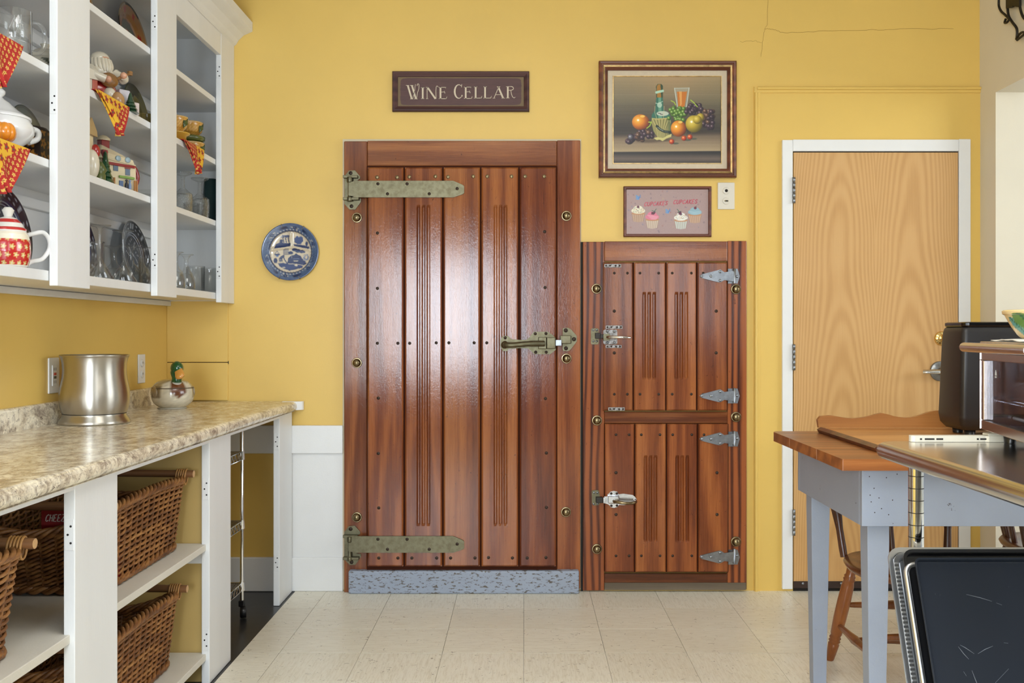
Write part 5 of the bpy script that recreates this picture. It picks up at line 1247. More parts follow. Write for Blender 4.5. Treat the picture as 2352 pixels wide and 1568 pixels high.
MB().tube(spline([(.030, .034, .105), (.043, .055, .106), (.050, .072, .085), (.049, .070, .045), (.040, .052, .022), (.030, .034, .022)], 6), .0065, 10).build('handle', M['glass'], mug, local=True)
M['etch'] = plain('etched_frost', srgb(200, 200, 195), .7, alpha=.55)
sh = MB()
for P_, wd in ((((-.012, .028), (.024, .022)), .003), (((-.006, .03), (-.004, .09)), .0012), (((.010, .028), (.012, .095)), .0012), (((-.022, .04), (-.004, .088)), .001), (((.0, .04), (.010, .09)), .001), (((.012, .088), (.022, .04)), .001), (((.008, .07), (.018, .068)), .003), (((.008, .055), (.019, .053)), .003), (((.008, .04), (.019, .04)), .003), (((-.012, .018), (-.004, .012), (.004, .018), (.012, .012)), .001)):
    Q_ = []
    for (u, z_) in P_:
        an = -1.0 + u / .046 * 1.0; Q_.append((.0467 * math.cos(an), .0467 * math.sin(an), z_ + .012))
    sh.tube(Q_, wd / 2, 5)
sh.build('etched_ship', M['etch'], mug, local=True)
def crock(th, z): return cl(204, 196, 176) if not (.03 < z < .075 and math.sin(th * 9 + z * 160) > .2) else cl(70, 74, 56)
o = thing('small_crock', 'cream ceramic crock with dark print behind the glass mug', 'crock', (-1.50, 3.12, 1.970))
mb, co_ = vlathe([(0, 0), (.050, 0), (.058, .012), (.060, .05), (.056, .078), (.048, .086), (.05, .092), (.03, .11), (.010, .118), (.014, .13), (0, .136)], crock); mb.build('crock_body', M['glaze'], o, local=True, vcol=co_)
tu = thing('soup_tureen', 'white ceramic lidded tureen with an orange pumpkin on its side', 'tureen', (-1.47, 2.782, 1.698)); tu.scale = (1.06, 1.06, 1.0)
MB().lathe([(0, 0), (.042, 0), (.045, .008), (.05, .018), (.078, .040), (.088, .060), (.088, .075), (.080, .090), (.078, .096)], seg=48).build('bowl', M['wht'], tu, local=True)
MB().lathe([(.081, .096), (.081, .102), (.070, .108), (.050, .122), (.030, .142), (.016, .152), (.011, .158), (.018, .166), (.019, .174), (.012, .182), (0, .184)], seg=48).build('lid', M['wht'], tu, local=True)
MB().tube(spline([(.045, .066, .085), (.060, .092, .082), (.058, .096, .060), (.045, .072, .045)], 5), .008, 10).build('handle', M['wht'], tu, local=True)
pk = MB()
for k in range(7):
    t_ = k * 2 * PI / 7; pk.ball((.052 + .012 * math.cos(t_), -.068 + .014 * math.sin(t_), .045), (.018, .018, .026), 14, 8)
pk.build('pumpkin', plain('pumpkin_orange_glaze', srgb(226, 138, 32), .22, coat=.5), tu, local=True)
lean_plate('grey_plate', 'grey green scalloped plate leaning behind the white tureen', 3.20, 1.698, .115, lambda u, v: cl(92, 100, 92) if math.hypot(u, v) < .66 or math.hypot(u, v) > .9 else cl(108, 116, 106))
def tinpat(x, z):
    k = flower((x * 26) % 1 - .5, (z * 26) % 1 - .5, 1.15); return cl(44, 28, 20) if k == 0 else (cl(196, 130, 40) if k == 1 else cl(96, 60, 24))
ti = thing('floral_tin', 'small dark brown tin with orange flowers beside the white tureen', 'tin', (-1.462, 2.962, 1.698))
N_ = 28; V = []; C_ = []
for j in range(N_ + 1):
    for i in range(4 * N_):
        sd_, f = divmod(i, N_); f /= N_; w2 = .046
        p = ((w2, -w2 + 2 * w2 * f), (w2 - 2 * w2 * f, w2), (-w2, w2 - 2 * w2 * f), (-w2 + 2 * w2 * f, -w2))[sd_]
        V.append((p[0], p[1], .095 * j / N_)); C_.append(tinpat(f * .09 + sd_ * .1, .095 * j / N_))
n_ = 4 * N_; MB().add(V, [(j * n_ + i, j * n_ + (i + 1) % n_, (j + 1) * n_ + (i + 1) % n_, (j + 1) * n_ + i) for j in range(N_) for i in range(n_)]).build('tin_body', M['print'], ti, local=True, vcol=np.array(C_))
MB().box(-.047, .047, -.047, .047, .095, .100).lathe([(.046, .1), (.040, .108), (.02, .113), (0, .114)], seg=24).build('lid', plain('tin_lid', srgb(52, 34, 26), .35), ti, local=True)
def tea(th, z):
    if z > .098 or z < .008: return cl(196, 40, 34) if .104 < z < .112 or .125 < z < .135 else cl(226, 220, 208)
    if .078 < z <= .098: return cl(232, 222, 198)
    if math.cos(th - .7) > .90: return cl(206, 60, 40) if math.sin(th * 30 + z * 160) > -.3 else cl(226, 206, 160)
    if math.cos(th - .7) > .2 and th > .9: return cl(226, 222, 214)
    k = flower((th * 2.7 + .5 * math.floor(z * 44)) % 1 - .5, (z * 44) % 1 - .5, .95); return cl(188, 36, 32) if k == 0 else (cl(214, 184, 110) if k == 1 else cl(222, 212, 190))
tp_ = thing('teapot', 'red floral teapot with a big white loop handle on the lowest cabinet shelf', 'teapot', (-1.432, 2.765, 1.377))
mb, co_ = vlathe([(0, 0), (.046, 0), (.050, .004), (.055, .02), (.058, .045), (.057, .07), (.052, .092), (.046, .102), (.047, .108), (.042, .112), (.036, .124), (.022, .138), (.010, .143), (.013, .152), (.016, .160), (.010, .168), (0, .170)], tea, 150, 12); mb.build('pot_body', M['glaze'], tp_, local=True, vcol=co_)
MB().tube(spline([(.028, .044, .094), (.035, .062, .100), (.052, .092, .108), (.060, .112, .090), (.060, .114, .062), (.050, .092, .032), (.036, .060, .022), (.028, .046, .010)], 6), [.0065] * 43, 12).build('handle', M['wht'], tp_, local=True)
lean_plate('blue_plate', 'navy blue plate with white medallion border leaning behind the red teapot', 3.07, 1.377, .137, blue_plate((28, 38, 84), (22, 26, 50)))
# --- middle bay
def rose(u, v):
    r = math.hypot(u, v)
    if r > .93: return cl(40, 36, 32) if int(math.atan2(v, u) * 24) % 2 else cl(170, 150, 120)
    ru, rv = u + .16, v + .10; r2 = math.hypot(ru / .62, rv / .62)
    if r2 < 1:
        if r2 > .93: return cl(90, 50, 60)
        if math.hypot(ru / .22, rv / .34) < 1: return cl(196, 128, 108) if math.sin(math.hypot(ru / .22, rv / .34) * 16) > -.2 else cl(160, 84, 74)
        return cl(52, 58, 40) if math.sin(ru * 18 + rv * 9) < .75 else cl(88, 100, 62)
    for cx_, cy_ in ((.62, .2), (.3, .72), (.7, -.3), (.5, -.62), (-.3, .75), (-.76, .3)):
        if math.hypot(u - cx_, v - cy_) < .085: return cl(176, 44, 26)
    return cl(176, 122, 62)
lean_plate('rose_plate', 'tan plate with a pink rose and cherries on the top shelf', 4.05, 2.243, .147, rose)
lean_plate('rose_plate', 'tan cherry plate half hidden by the broad white stile on the top shelf', 3.52, 2.243, .147, rose)
fj = thing('figure_jar', 'painted ceramic jar of a white-haired lute player with parcels and fir tree', 'figurine', (-1.475, 3.455, 1.970), -.62)
red, crm, skin, grn, lut = [plain(n_, c_, .22, coat=.5) for n_, c_ in (('red_glaze', srgb(160, 36, 30)), ('cream_glaze', srgb(214, 204, 182)), ('skin_glaze', srgb(206, 152, 120)), ('dark_green_glaze', srgb(36, 66, 42)), ('lute_glaze', srgb(134, 92, 44)))]
V, Fc = deform(lambda th, ph: (math.cos(th) * math.sin(ph) * .052, math.sin(th) * math.sin(ph) * .060, .062 + -math.cos(ph) * .062), 24, 14)
MB().add(V, Fc, True).build('robe', red, fj, local=True)
MB().ball((.004, .002, .128), (.042, .046, .034), 20, 12).build('shoulders', crm, fj, local=True)
hd = MB().ball((.012, .004, .166), (.026, .028, .029), 20, 14).build('head', skin, fj, local=True)
MB().ball((.006, .002, .176), (.029, .033, .026), 18, 12).build('fur_cap', crm, hd, local=True)
hr = MB()
for k in range(9):
    a_ = -1.5 + k * .38; hr.tube(spline([(.006 + .027 * math.cos(a_), .004 + .029 * math.sin(a_), .172), (.012 + .030 * math.cos(a_), .004 + .032 * math.sin(a_), .150), (.020 + .026 * math.cos(a_), .004 + .022 * math.sin(a_), .126)], 4), [.008] * 6 + [.006, .005, .003], 8)
hr.build('white_hair', crm, hd, local=True)
MB().ball((.038, .0, .156), (.004, .006, .006), 8, 6).build('nose', skin, hd, local=True)
lu = MB().ball((.058, .004, .096), (.016, .034, .026), 18, 10); lu.tube([(.060, .03, .104), (.060, .078, .132)], [.006, .005], 8); lu.box(.054, .066, .074, .088, .128, .142); lu.build('lute', lut, fj, local=True)
MB().tube(spline([(.02, -.044, .132), (.05, -.048, .108), (.068, -.016, .094)], 5), [.018] * 6 + [.015] * 5, 10).build('arm', crm, fj, local=True)
MB().tube(spline([(.02, .046, .132), (.048, .066, .112), (.064, .054, .118)], 5), [.018] * 6 + [.014] * 5, 10).build('arm', crm, fj, local=True)
for p in ((.074, -.010, .094), (.068, .052, .120)): MB().ball(p, .012, 12, 8).build('hand', skin, fj, local=True)
MB().box(-.020, .022, .066, .108, 0, .085).build('gift_box', plain('white_parcel_glaze', srgb(206, 200, 204), .25, coat=.4), fj, local=True, bevel=.004)
MB().box(-.005, .035, .112, .136, 0, .045).build('gift_box', plain('white_red_parcel_glaze', srgb(214, 196, 190), .25, coat=.4), fj, local=True, bevel=.004)
fi = MB()
for k in range(5): fi.lathe([(.030 - .005 * k, .012 * k), (.012 - .002 * k, .012 * k + .020), (.0, .012 * k + .026)], (.046, .092, 0), seg=14)
fi.build('fir_tree', grn, fj, local=True)
MB().ball((.066, .030, .030), (.022, .024, .030), 14, 8).build('toy_animal', plain('tan_glaze', srgb(176, 134, 88), .25, coat=.4), fj, local=True)
MB().ball((.050, .010, .050), (.020, .022, .024), 14, 8).ball((.060, -.02, .022), (.018, .02, .022), 12, 8).build('sack', crm, fj, local=True)
for k, y in enumerate((-.118, -.098, -.078, -.058)): MB().box(.030, .058, y, y + .0195, 0, .090).build('striped_panel', (crm, plain('orange_red_glaze', srgb(178, 78, 50), .25, coat=.4))[k % 2], fj, local=True, bevel=.002)
MB().prism([(-.130, .086), (-.03, .086), (-.04, .112), (-.130, .138)], 'x', .020, .064).build('snowy_roof', crm, fj, local=True, bevel=.006)
MB().lathe([(.024, 0), (.010, .03), (.016, .03), (0, .056)], (.062, -.118, 0), seg=12).build('bush', grn, fj, local=True)
lean_plate('green_plate', 'dark olive green fluted plate behind the lute player jar', 4.09, 1.970, .125, lambda u, v: cl(58, 62, 34) if math.hypot(u, v) < .7 else (cl(76, 78, 46) if int(math.atan2(v, u) * 22) % 2 else cl(48, 50, 30)))
o = thing('corn_dish', 'olive yellow ribbed corn dish right of the lute player jar', 'dish', (-1.455, 3.84, 1.970))
mb, co_ = vlathe([(0, 0), (.035, 0), (.055, .015), (.066, .045), (.068, .060), (.064, .060), (.05, .015), (0, .010)], lambda th, z: cl(150, 132, 66) if math.sin(th * 22) > -.4 else cl(112, 98, 44), 88); mb.build('dish_body', M['glaze'], o, local=True, vcol=co_)

ct = thing('cottage_teapot', 'ceramic cottage teapot with red brick chimney and fir tree', 'teapot', (-1.458, 3.515, 1.698), -.55); ct.scale = (1.12, 1.15, 1.12)
crg = plain('cottage_cream_glaze', srgb(212, 196, 160), .25, coat=.5); brk = plain('brick_red_glaze', srgb(136, 28, 30), .25, coat=.5)
MB().prism([(-.062, 0), (.062, 0), (.060, .075), (.050, .100), (-.050, .112), (-.060, .085)], 'x', -.040, .040).build('cottage_walls', crg, ct, local=True, bevel=.008, seg=3)
MB().add([(x, y, z) for x, y, z in ((.046, -.070, .092), (.046, .066, .082), (-.046, .066, .082), (-.046, -.070, .092), (.010, -.040, .142), (.010, .036, .118), (-.010, .036, .118), (-.010, -.040, .142))], [(0, 1, 5, 4), (1, 2, 6, 5), (2, 3, 7, 6), (3, 0, 4, 7), (4, 5, 6, 7), (0, 3, 2, 1)]).build('snowy_roof', crg, ct, local=True, bevel=.006, seg=3)
MB().box(.041, .045, -.045, .055, .074, .083).build('eaves_band', brk, ct, local=True, bevel=.0015)
MB().box(-.012, .012, -.040, -.012, .118, .155).build('chimney', brk, ct, local=True, bevel=.002)
MB().lathe([(.020, 0), (.021, .006), (.012, .014), (.0, .018)], (0, -.026, .154), seg=16).build('chimney_snow', crg, ct, local=True)
MB().box(.030, .044, -.058, -.040, .03, .118).build('chimney', brk, ct, local=True, bevel=.002)
for y, z in ((-.012, .058), (.030, .050)):
    w_ = MB().box(.0405, .0425, y - .008, y + .008, z, z + .020).build('window_glaze', plain('slate_window_glaze', srgb(96, 112, 130), .25), ct, local=True)
    MB().box(.0400, .0418, y - .010, y + .010, z + .020, z + .023).build('lintel', brk, w_, local=True)
for y in (-.004, .030): MB().lathe([(.009, 0), (.009, .004), (.007, .005), (0, .005)], (.040, y, .098), (1, 0, 0), 14).build('dormer', plain('dormer_glaze', srgb(150, 170, 176), .2), ct, local=True)
MB().box(.0405, .0425, .000, .014, 0, .030).build('blue_door', plain('blue_glaze', srgb(82, 104, 140), .25), ct, local=True)
for y, c_ in ((.022, srgb(40, 40, 48)), (.034, srgb(120, 140, 172))): MB().ball((.047, y, .014), (.005, .005, .015), 10, 8).ball((.047, y, .032), .004, 8, 6).build('small_figure', plain('figure_glaze', c_, .3), ct, local=True)
MB().box(.041, .047, -.002, .052, .038, .046).build('hedge_band', plain('leaf_green_glaze', srgb(120, 150, 70), .3), ct, local=True, bevel=.002)
for y in (-.020, .052, .060): MB().box(.044, .048, y - .002, y + .002, 0, .036).build('fence_post', plain('fence_glaze', srgb(170, 112, 54), .3), ct, local=True)
MB().tube(spline([(.0, .058, .088), (.0, .082, .084), (.0, .094, .055), (.0, .084, .026), (.0, .060, .016)], 6), [.009] * 25, 12).build('handle', brk, ct, local=True)
fi = MB()
for k in range(6): fi.lathe([(.030 - .0042 * k, .016 * k), (.012 - .0014 * k, .016 * k + .026), (0, .016 * k + .034)], (.048, -.052, 0), seg=14)
fi.build('fir_tree', plain('fir_green_glaze', srgb(30, 74, 40), .2, coat=.6), ct, local=True)
hj = thing('house_jar', 'tall cream house jar with red figure, mostly behind the white stile', 'jar', (-1.455, 3.268, 1.698))
MB().box(-.035, .035, -.040, .022, 0, .150).build('house_walls', crg, hj, local=True, bevel=.006)
MB().prism([(-.052, .148), (.034, .148), (.030, .165), (-.010, .205), (-.050, .165)], 'x', -.042, .042).build('roof', plain('tan_roof_glaze', srgb(176, 148, 104), .3), hj, local=True, bevel=.003)
MB().ball((.040, .020, .098), (.016, .016, .024), 14, 10).build('red_figure', red, hj, local=True)
MB().ball((.036, .004, .052), (.024, .024, .05), 16, 10).build('white_coat', crm, hj, local=True)
MB().lathe([(.016, 0), (.018, .026), (.014, .028), (.022, .04), (.008, .066), (0, .07)], (.046, .044, 0), seg=14).build('potted_bush', plain('bush_glaze', srgb(88, 96, 48), .3), hj, local=True)

def goblet(h, rb, rf, hb, stem=.006, inv=True, cut=False):
    """stemware profile standing upside down: rim on the shelf, foot on top"""
    P_ = [(rb, 0), (rb * 1.02, hb * .2), (rb * .98, hb * .5), (rb * .72, hb * .82), (stem * 1.6, hb), (stem, hb + (h - hb) * .3), (stem, h - .02), (stem * 1.8, h - .010), (rf * .6, h - .005), (rf, h - .002), (rf, h), (0, h)]
    Q_ = [(.0, hb - .012), (rb * .60, hb * .78), (rb * .90, hb * .48), (rb * .95, hb * .2), (rb * .95, 0)]
    return P_, Q_
def glass_thing(name, label, prof_o, prof_i, X, Y, z, group, seg=36):
    o = thing(name, label, 'glass', (X, Y, z), 0, group)
    MB().lathe(prof_i + prof_o, seg=seg).build('glass_body', M['glass'], o, local=True, recalc=True); return o
mo_ = [(.046, 0), (.0475, .002), (.007, .068), (.0045, .078), (.0042, .150), (.006, .168), (.014, .176), (.036, .180), (.037, .182), (0, .183)]
mi_ = [(0, .062), (.044, .001)]
glass_thing('cocktail_glass', 'martini glass upside down beside the wide white stile', mo_, mi_, -1.425, at(229, -1.425), 1.377, 'martini glasses')
glass_thing('cocktail_glass', 'martini glass upside down in front of the dark blue plate', mo_, mi_, -1.42, at(283, -1.42), 1.377, 'martini glasses')
go, gi = goblet(.155, .040, .038, .085, .009)
G3 = 'wine goblets on the lowest shelf'
for px, X, lab in ((300, -1.50, 'stemmed goblet upside down right behind the martini glasses'), (324, -1.50, 'stemmed goblet upside down by the hinge stile in the middle bay'), (262, -1.58, 'short stemmed goblet upside down far behind the two martini glasses')):
    glass_thing('wine_goblet', lab, go, gi, X, at(px, X), 1.377, G3)
to = [(0, 0), (.032, 0), (.036, .004), (.038, .10), (.0385, .108), (.0365, .108), (.035, .012), (0, .010)]
def tumbler(px, X, z, lab, grp, sc_=1.0):
    o = thing('tumbler', lab, 'glass', (X, at(px, X), z), 0, grp); MB().lathe([(r * sc_, h * sc_) for r, h in to], seg=32).build('glass_body', M['glass'], o, local=True)
tumbler(342, -1.43, 1.377, 'glass tumbler at the hinge stile of the middle bay', 'tumblers'); tumbler(206, -1.50, 1.377, 'glass tumbler behind the wide stile left of the martini glasses', 'tumblers', 1.25)
lean_plate('blue_plate', 'blue bordered plate edge showing behind the first martini glass', 3.56, 1.377, .135, blue_plate((30, 42, 96), (26, 30, 52)))
lean_plate('blue_plate', 'dark plate with white ring border behind the second martini glass', 4.08, 1.377, .140, blue_plate((34, 36, 48), (26, 28, 34)))
o = thing('glass_bowl', 'clear ribbed glass bowl right of the cottage teapot', 'bowl', (-1.50, at(345, -1.50), 1.698)); MB().lathe([(0, 0), (.035, 0), (.06, .03), (.068, .065), (.065, .066), (.056, .03), (.03, .006), (0, .006)], seg=36).build('glass_body', M['glass'], o, local=True)
# --- bay next to the back wall
def corn(th, z): return cl(196, 142, 56) if math.sin(th * 26) * math.sin(z * 420) < .35 else cl(222, 172, 86)
def corn_bowl(X, Y, z, s_, lab):
    o = thing('corn_bowl', lab, 'bowl', (X, Y, z), 0, 'corn pattern bowls')
    mb, co_ = vlathe([(0, 0), (.036 * s_, 0), (.056 * s_, .02), (.064 * s_, .05), (.064 * s_, .062), (.060 * s_, .062), (.05 * s_, .02), (0, .010)], lambda th, z_: cl(206, 170, 110) if z_ > .058 else corn(th, z_), 80, 4)
    mb.build('bowl_body', M['glaze'], o, local=True, vcol=co_)
    lf = MB(); lf.add([(.058 * s_, -.03, .012), (.070 * s_, -.012, .030), (.066 * s_, .0, .056), (.056 * s_, -.026, .045), (.062 * s_, -.016, .034)], [(0, 1, 4), (1, 2, 4), (2, 3, 4), (3, 0, 4)], True)
    l_ = lf.build('leaf', plain('leaf_glaze', srgb(70, 84, 34), .25, coat=.4), o, local=True); l_.modifiers.new('t', 'SOLIDIFY').thickness = .003
    return o
yb_ = at(436, -1.47)
corn_bowl(-1.47, yb_, 1.970, 1.0, 'corn pattern bowl at the bottom of the stack')
gb = thing('green_bowl', 'olive green rimmed bowl between two corn bowls in the stack', 'bowl', (-1.47, yb_, 2.0325), 0); MB().lathe([(0, 0), (.05, 0), (.064, .012), (.066, .026), (.062, .026), (.05, .006), (0, .006)], seg=40).build('bowl_body', plain('olive_glaze', srgb(88, 96, 40), .25, coat=.5), gb, local=True)
corn_bowl(-1.47, yb_ - .004, 2.059, .92, 'corn pattern bowl on top of the stack')
corn_bowl(-1.425, at(398, -1.425), 2.012, .9, 'corn pattern bowl partly behind the wide white stile')
o = thing('corn_saucer', 'yellow dish under the corn bowl by the wide stile', 'dish', (-1.425, at(400, -1.425), 1.970)); MB().lathe([(0, 0), (.045, 0), (.048, .03), (.060, .036), (.062, .0415), (0, .0415)], seg=36).build('dish_body', plain('yellow_glaze', srgb(206, 160, 60), .25, coat=.4), o, local=True)
co2 = [(.038, 0), (.040, .01), (.0415, .06), (.040, .085), (.022, .098), (.009, .112), (.007, .15), (.010, .160), (.034, .170), (.038, .174), (.038, .177), (0, .178)]; ci2 = [(0, .086), (.018, .088), (.036, .078), (.0375, .05), (.035, 0)]
for px, X, lab in ((459, -1.42, 'cut glass goblet upside down in the middle of its shelf'), (420, -1.44, 'cut glass goblet upside down next to the wide stile')):
    o = thing('cut_goblet', lab, 'glass', (X, at(px, X), 1.698), 0, 'cut glass goblets'); MB().lathe(ci2 + co2, seg=36).build('glass_body', M['cutglass'], o, local=True)
for px, X, lab in ((440, -1.52, 'cut glass tumbler behind the goblets'),):
    o = thing('cut_tumbler', lab, 'glass', (X, at(px, X), 1.698), 0, 'cut glass goblets'); MB().lathe([(r * .95, h * .85) for r, h in to], seg=32).build('glass_body', M['cutglass'], o, local=True)
o = thing('teal_cup', 'dark teal cup upside down at the end of the goblet shelf', 'cup', (-1.435, 4.572, 1.698)); MB().lathe([(.046, 0), (.047, .012), (.044, .014), (.032, .20), (.030, .204), (0, .204)], seg=32).build('cup_body', plain('dark_teal_plastic', srgb(26, 52, 52), .25), o, local=True)
for px, X, lab in ((404, -1.42, 'stemmed goblet upside down half behind the wide stile'), (428, -1.42, 'stemmed goblet upside down beside the straight tumblers')):
    glass_thing('wine_goblet', lab, *goblet(.150, .036, .030, .085, .008), X, at(px, X), 1.377, G3)
tumbler(449, -1.46, 1.377, 'straight glass tumbler between goblet and end tumbler', 'tumblers', 1.08); tumbler(482, -1.42, 1.377, 'straight glass tumbler at the far end stile', 'tumblers', 1.05); tumbler(452, -1.55, 1.377, 'glass tumbler at the back of the lowest end shelf', 'tumblers', 1.15)
# ================================================================== pine-topped work table with blue-grey painted legs
M['bluegrey'] = paint('worn_blue_grey_table_paint', srgb(150, 158, 174), .42, .05, 4, .3, chip=(srgb(74, 72, 74), 24, .675))
TXL, TXR, TYN, TYF, TZ = .883, 1.98, 2.76, 3.55, .847
tb = thing('work_table', 'work table with thick pine plank top and chipped blue-grey legs', 'table', ((TXL + TXR) / 2, (TYN + TYF) / 2, 0))
def plk(y0, y1, corner):
    if corner: poly = [(TXL, y0), (TXR, y0), (TXR, y1)] + [(TXL + .035 - .035 * math.sin(k * PI / 10), y1 - .035 + .035 * math.cos(k * PI / 10)) for k in range(6)]
    else: poly = [(TXL, y0), (TXR, y0), (TXR, y1), (TXL, y1)]
    return MB().prism(poly, 'z', TZ - .032, TZ)
for y0, y1, cn, tc in ((TYN, 3.0035, 0, (1.05, 1, .95)), (3.0065, 3.3085, 0, (.95, .9, .85)), (3.3115, TYF, 1, (.85, .8, .75))):
    plk(y0, y1, cn).build('top_plank', M['tabletop'], tb, bevel=.003, color=tc)
for ys in (3.005, 3.310): MB().box(TXL + .002, TXR - .002, ys - .0013, ys + .0013, TZ - .030, TZ - .003).build('seam', M['groove'], tb)
AX0, AX1, AY0, AY1, AZ0, AZ1 = .951, 1.91, 2.80, 3.455, .653, TZ - .0325
MB().box(AX0, AX1, AY0, AY0 + .022, AZ0, AZ1).build('apron', M['bluegrey'], tb, bevel=.0015)
MB().box(AX0, AX1, AY1 - .022, AY1, AZ0, AZ1).build('apron', M['bluegrey'], tb, bevel=.0015)
MB().box(AX0, AX0 + .022, AY0 + .0225, AY1 - .0225, AZ0, AZ1).build('apron', M['bluegrey'], tb, bevel=.0015)
MB().box(AX1 - .022, AX1, AY0 + .0225, AY1 - .0225, AZ0, AZ1).build('apron', M['bluegrey'], tb, bevel=.0015)
for lx, ly in ((.975, 2.824), (.968, 3.35), (1.82, 2.824), (1.82, 3.35)):
    s1, s0 = .062, .044; lg = MB(); V = []
    for z, s_ in ((0, s0 - .006), (.012, s0), (.60, s1), (AZ1, s1)):
        o_ = (s1 - s_) / 2; V += [(lx + o_, ly + o_, z), (lx + o_ + s_, ly + o_, z), (lx + o_ + s_, ly + o_ + s_, z), (lx + o_, ly + o_ + s_, z)]
    lg.add(V, [(j * 4 + k, j * 4 + (k + 1) % 4, (j + 1) * 4 + (k + 1) % 4, (j + 1) * 4 + k) for j in range(3) for k in range(4)] + [(0, 3, 2, 1), (12, 13, 14, 15)])
    lg.build('leg', M['bluegrey'], tb, bevel=.0015)
for (x, z) in ((.972, .793), (.985, .760), (.974, .741), (.999, .733), (1.006, .703), (1.037, .727), (.977, .722), (.987, .692), (1.026, .686), (1.05, .80), (1.02, .79)):
    put(SCREW_D, 'nail_head', tb, (x, AY0, z), sc=(.22, .22, .22))
# pastry board with scalloped back
pb = thing('pastry_board', 'maple pastry board with scalloped back lip on the work table', 'pastry board', (1.40, 3.2, TZ))
BX0, BX1, BY0, BY1 = 1.045, 1.86, 2.92, 3.495
MB().box(BX0 + .0125, BX1, BY0, BY1, TZ + .0005, TZ + .016).build('board', M['board'], pb, bevel=.002, color=(1.15, 1.12, 1.05))
MB().prism([(BX0 - .010, TZ + .0005), (BX0 + .012, TZ + .0005), (BX0 + .012, TZ + .0165), (BX0 - .004, TZ + .020), (BX0 - .016, TZ + .012)], 'y', BY0, BY1).build('edge_strip', M['walnutz'], pb, color=(.8, .6, .55))
L_ = BX1 - BX0 + .01; pts = [(BX0 - .010, TZ + .017), (BX0 - .014, TZ + .045), (BX0 - .004, TZ + .058)]
for k in range(1, 40):
    u = k / 40; x = BX0 + .01 + u * (L_ - .02); q_ = abs((u * 2.4) % 1.2 - .6) / .6
    pts.append((x, TZ + .056 + .010 * math.cos(q_ * PI * 2) * .6 + (.016 * math.exp(-((u - .5) / .10) ** 2)) + .007 * math.exp(-((u - .25) / .035) ** 2) + .007 * math.exp(-((u - .75) / .035) ** 2)))
pts += [(BX1 + .004, TZ + .058), (BX1 + .01, TZ + .045), (BX1 + .006, TZ + .017)]
MB().prism(pts, 'y', BY1 - .002, BY1 + .016).build('back_lip', M['board'], pb, bevel=.003, color=(.82, .72, .6))

# black countertop appliance
ap = thing('black_appliance', 'tall black countertop appliance with a glossy lid edge behind the toaster oven', 'appliance', (1.588, 3.30, TZ + .0165))
AW, AD, AH = .36, .19, .368
V = []; lv_ = []
def ring_(z, ins, r=.018): return [(x, y, z) for x, y in rrect(-AW / 2 + ins, AW / 2 - ins, -AD / 2 + ins, AD / 2 - ins, r, 5)]
rows = [ring_(.018, .018), ring_(.036, .004), ring_(.062, .0), ring_(.30, .008), ring_(.335, .011), ring_(.348, .014), ring_(.354, .020)]
n = len(rows[0]); MB().add(sum(rows, []), [(j * n + i, j * n + (i + 1) % n, (j + 1) * n + (i + 1) % n, (j + 1) * n + i) for j in range(len(rows) - 1) for i in range(n)] + [tuple(range(n))[::-1], tuple(range((len(rows) - 1) * n, len(rows) * n))], True).build('housing', plain('satin_black_metal', srgb(34, 30, 29), .38, spec=.5), ap, local=True)
rows = [ring_(.354, .017), ring_(.358, .015), ring_(.366, .015), ring_(.369, .020)]
MB().add(sum(rows, []), [(j * n + i, j * n + (i + 1) % n, (j + 1) * n + (i + 1) % n, (j + 1) * n + i) for j in range(3) for i in range(n)] + [tuple(range(n))[::-1], tuple(range(3 * n, 4 * n))]).build('lid', plain('gloss_black', srgb(14, 14, 16), .06), ap, local=True)
for sx in (-1, 1):
    for sy in (-1, 1): MB().lathe([(.016, 0), (.018, .019), (0, .019)], (sx * .13, sy * .045, 0), seg=14).build('foot', M['black'], ap, local=True)

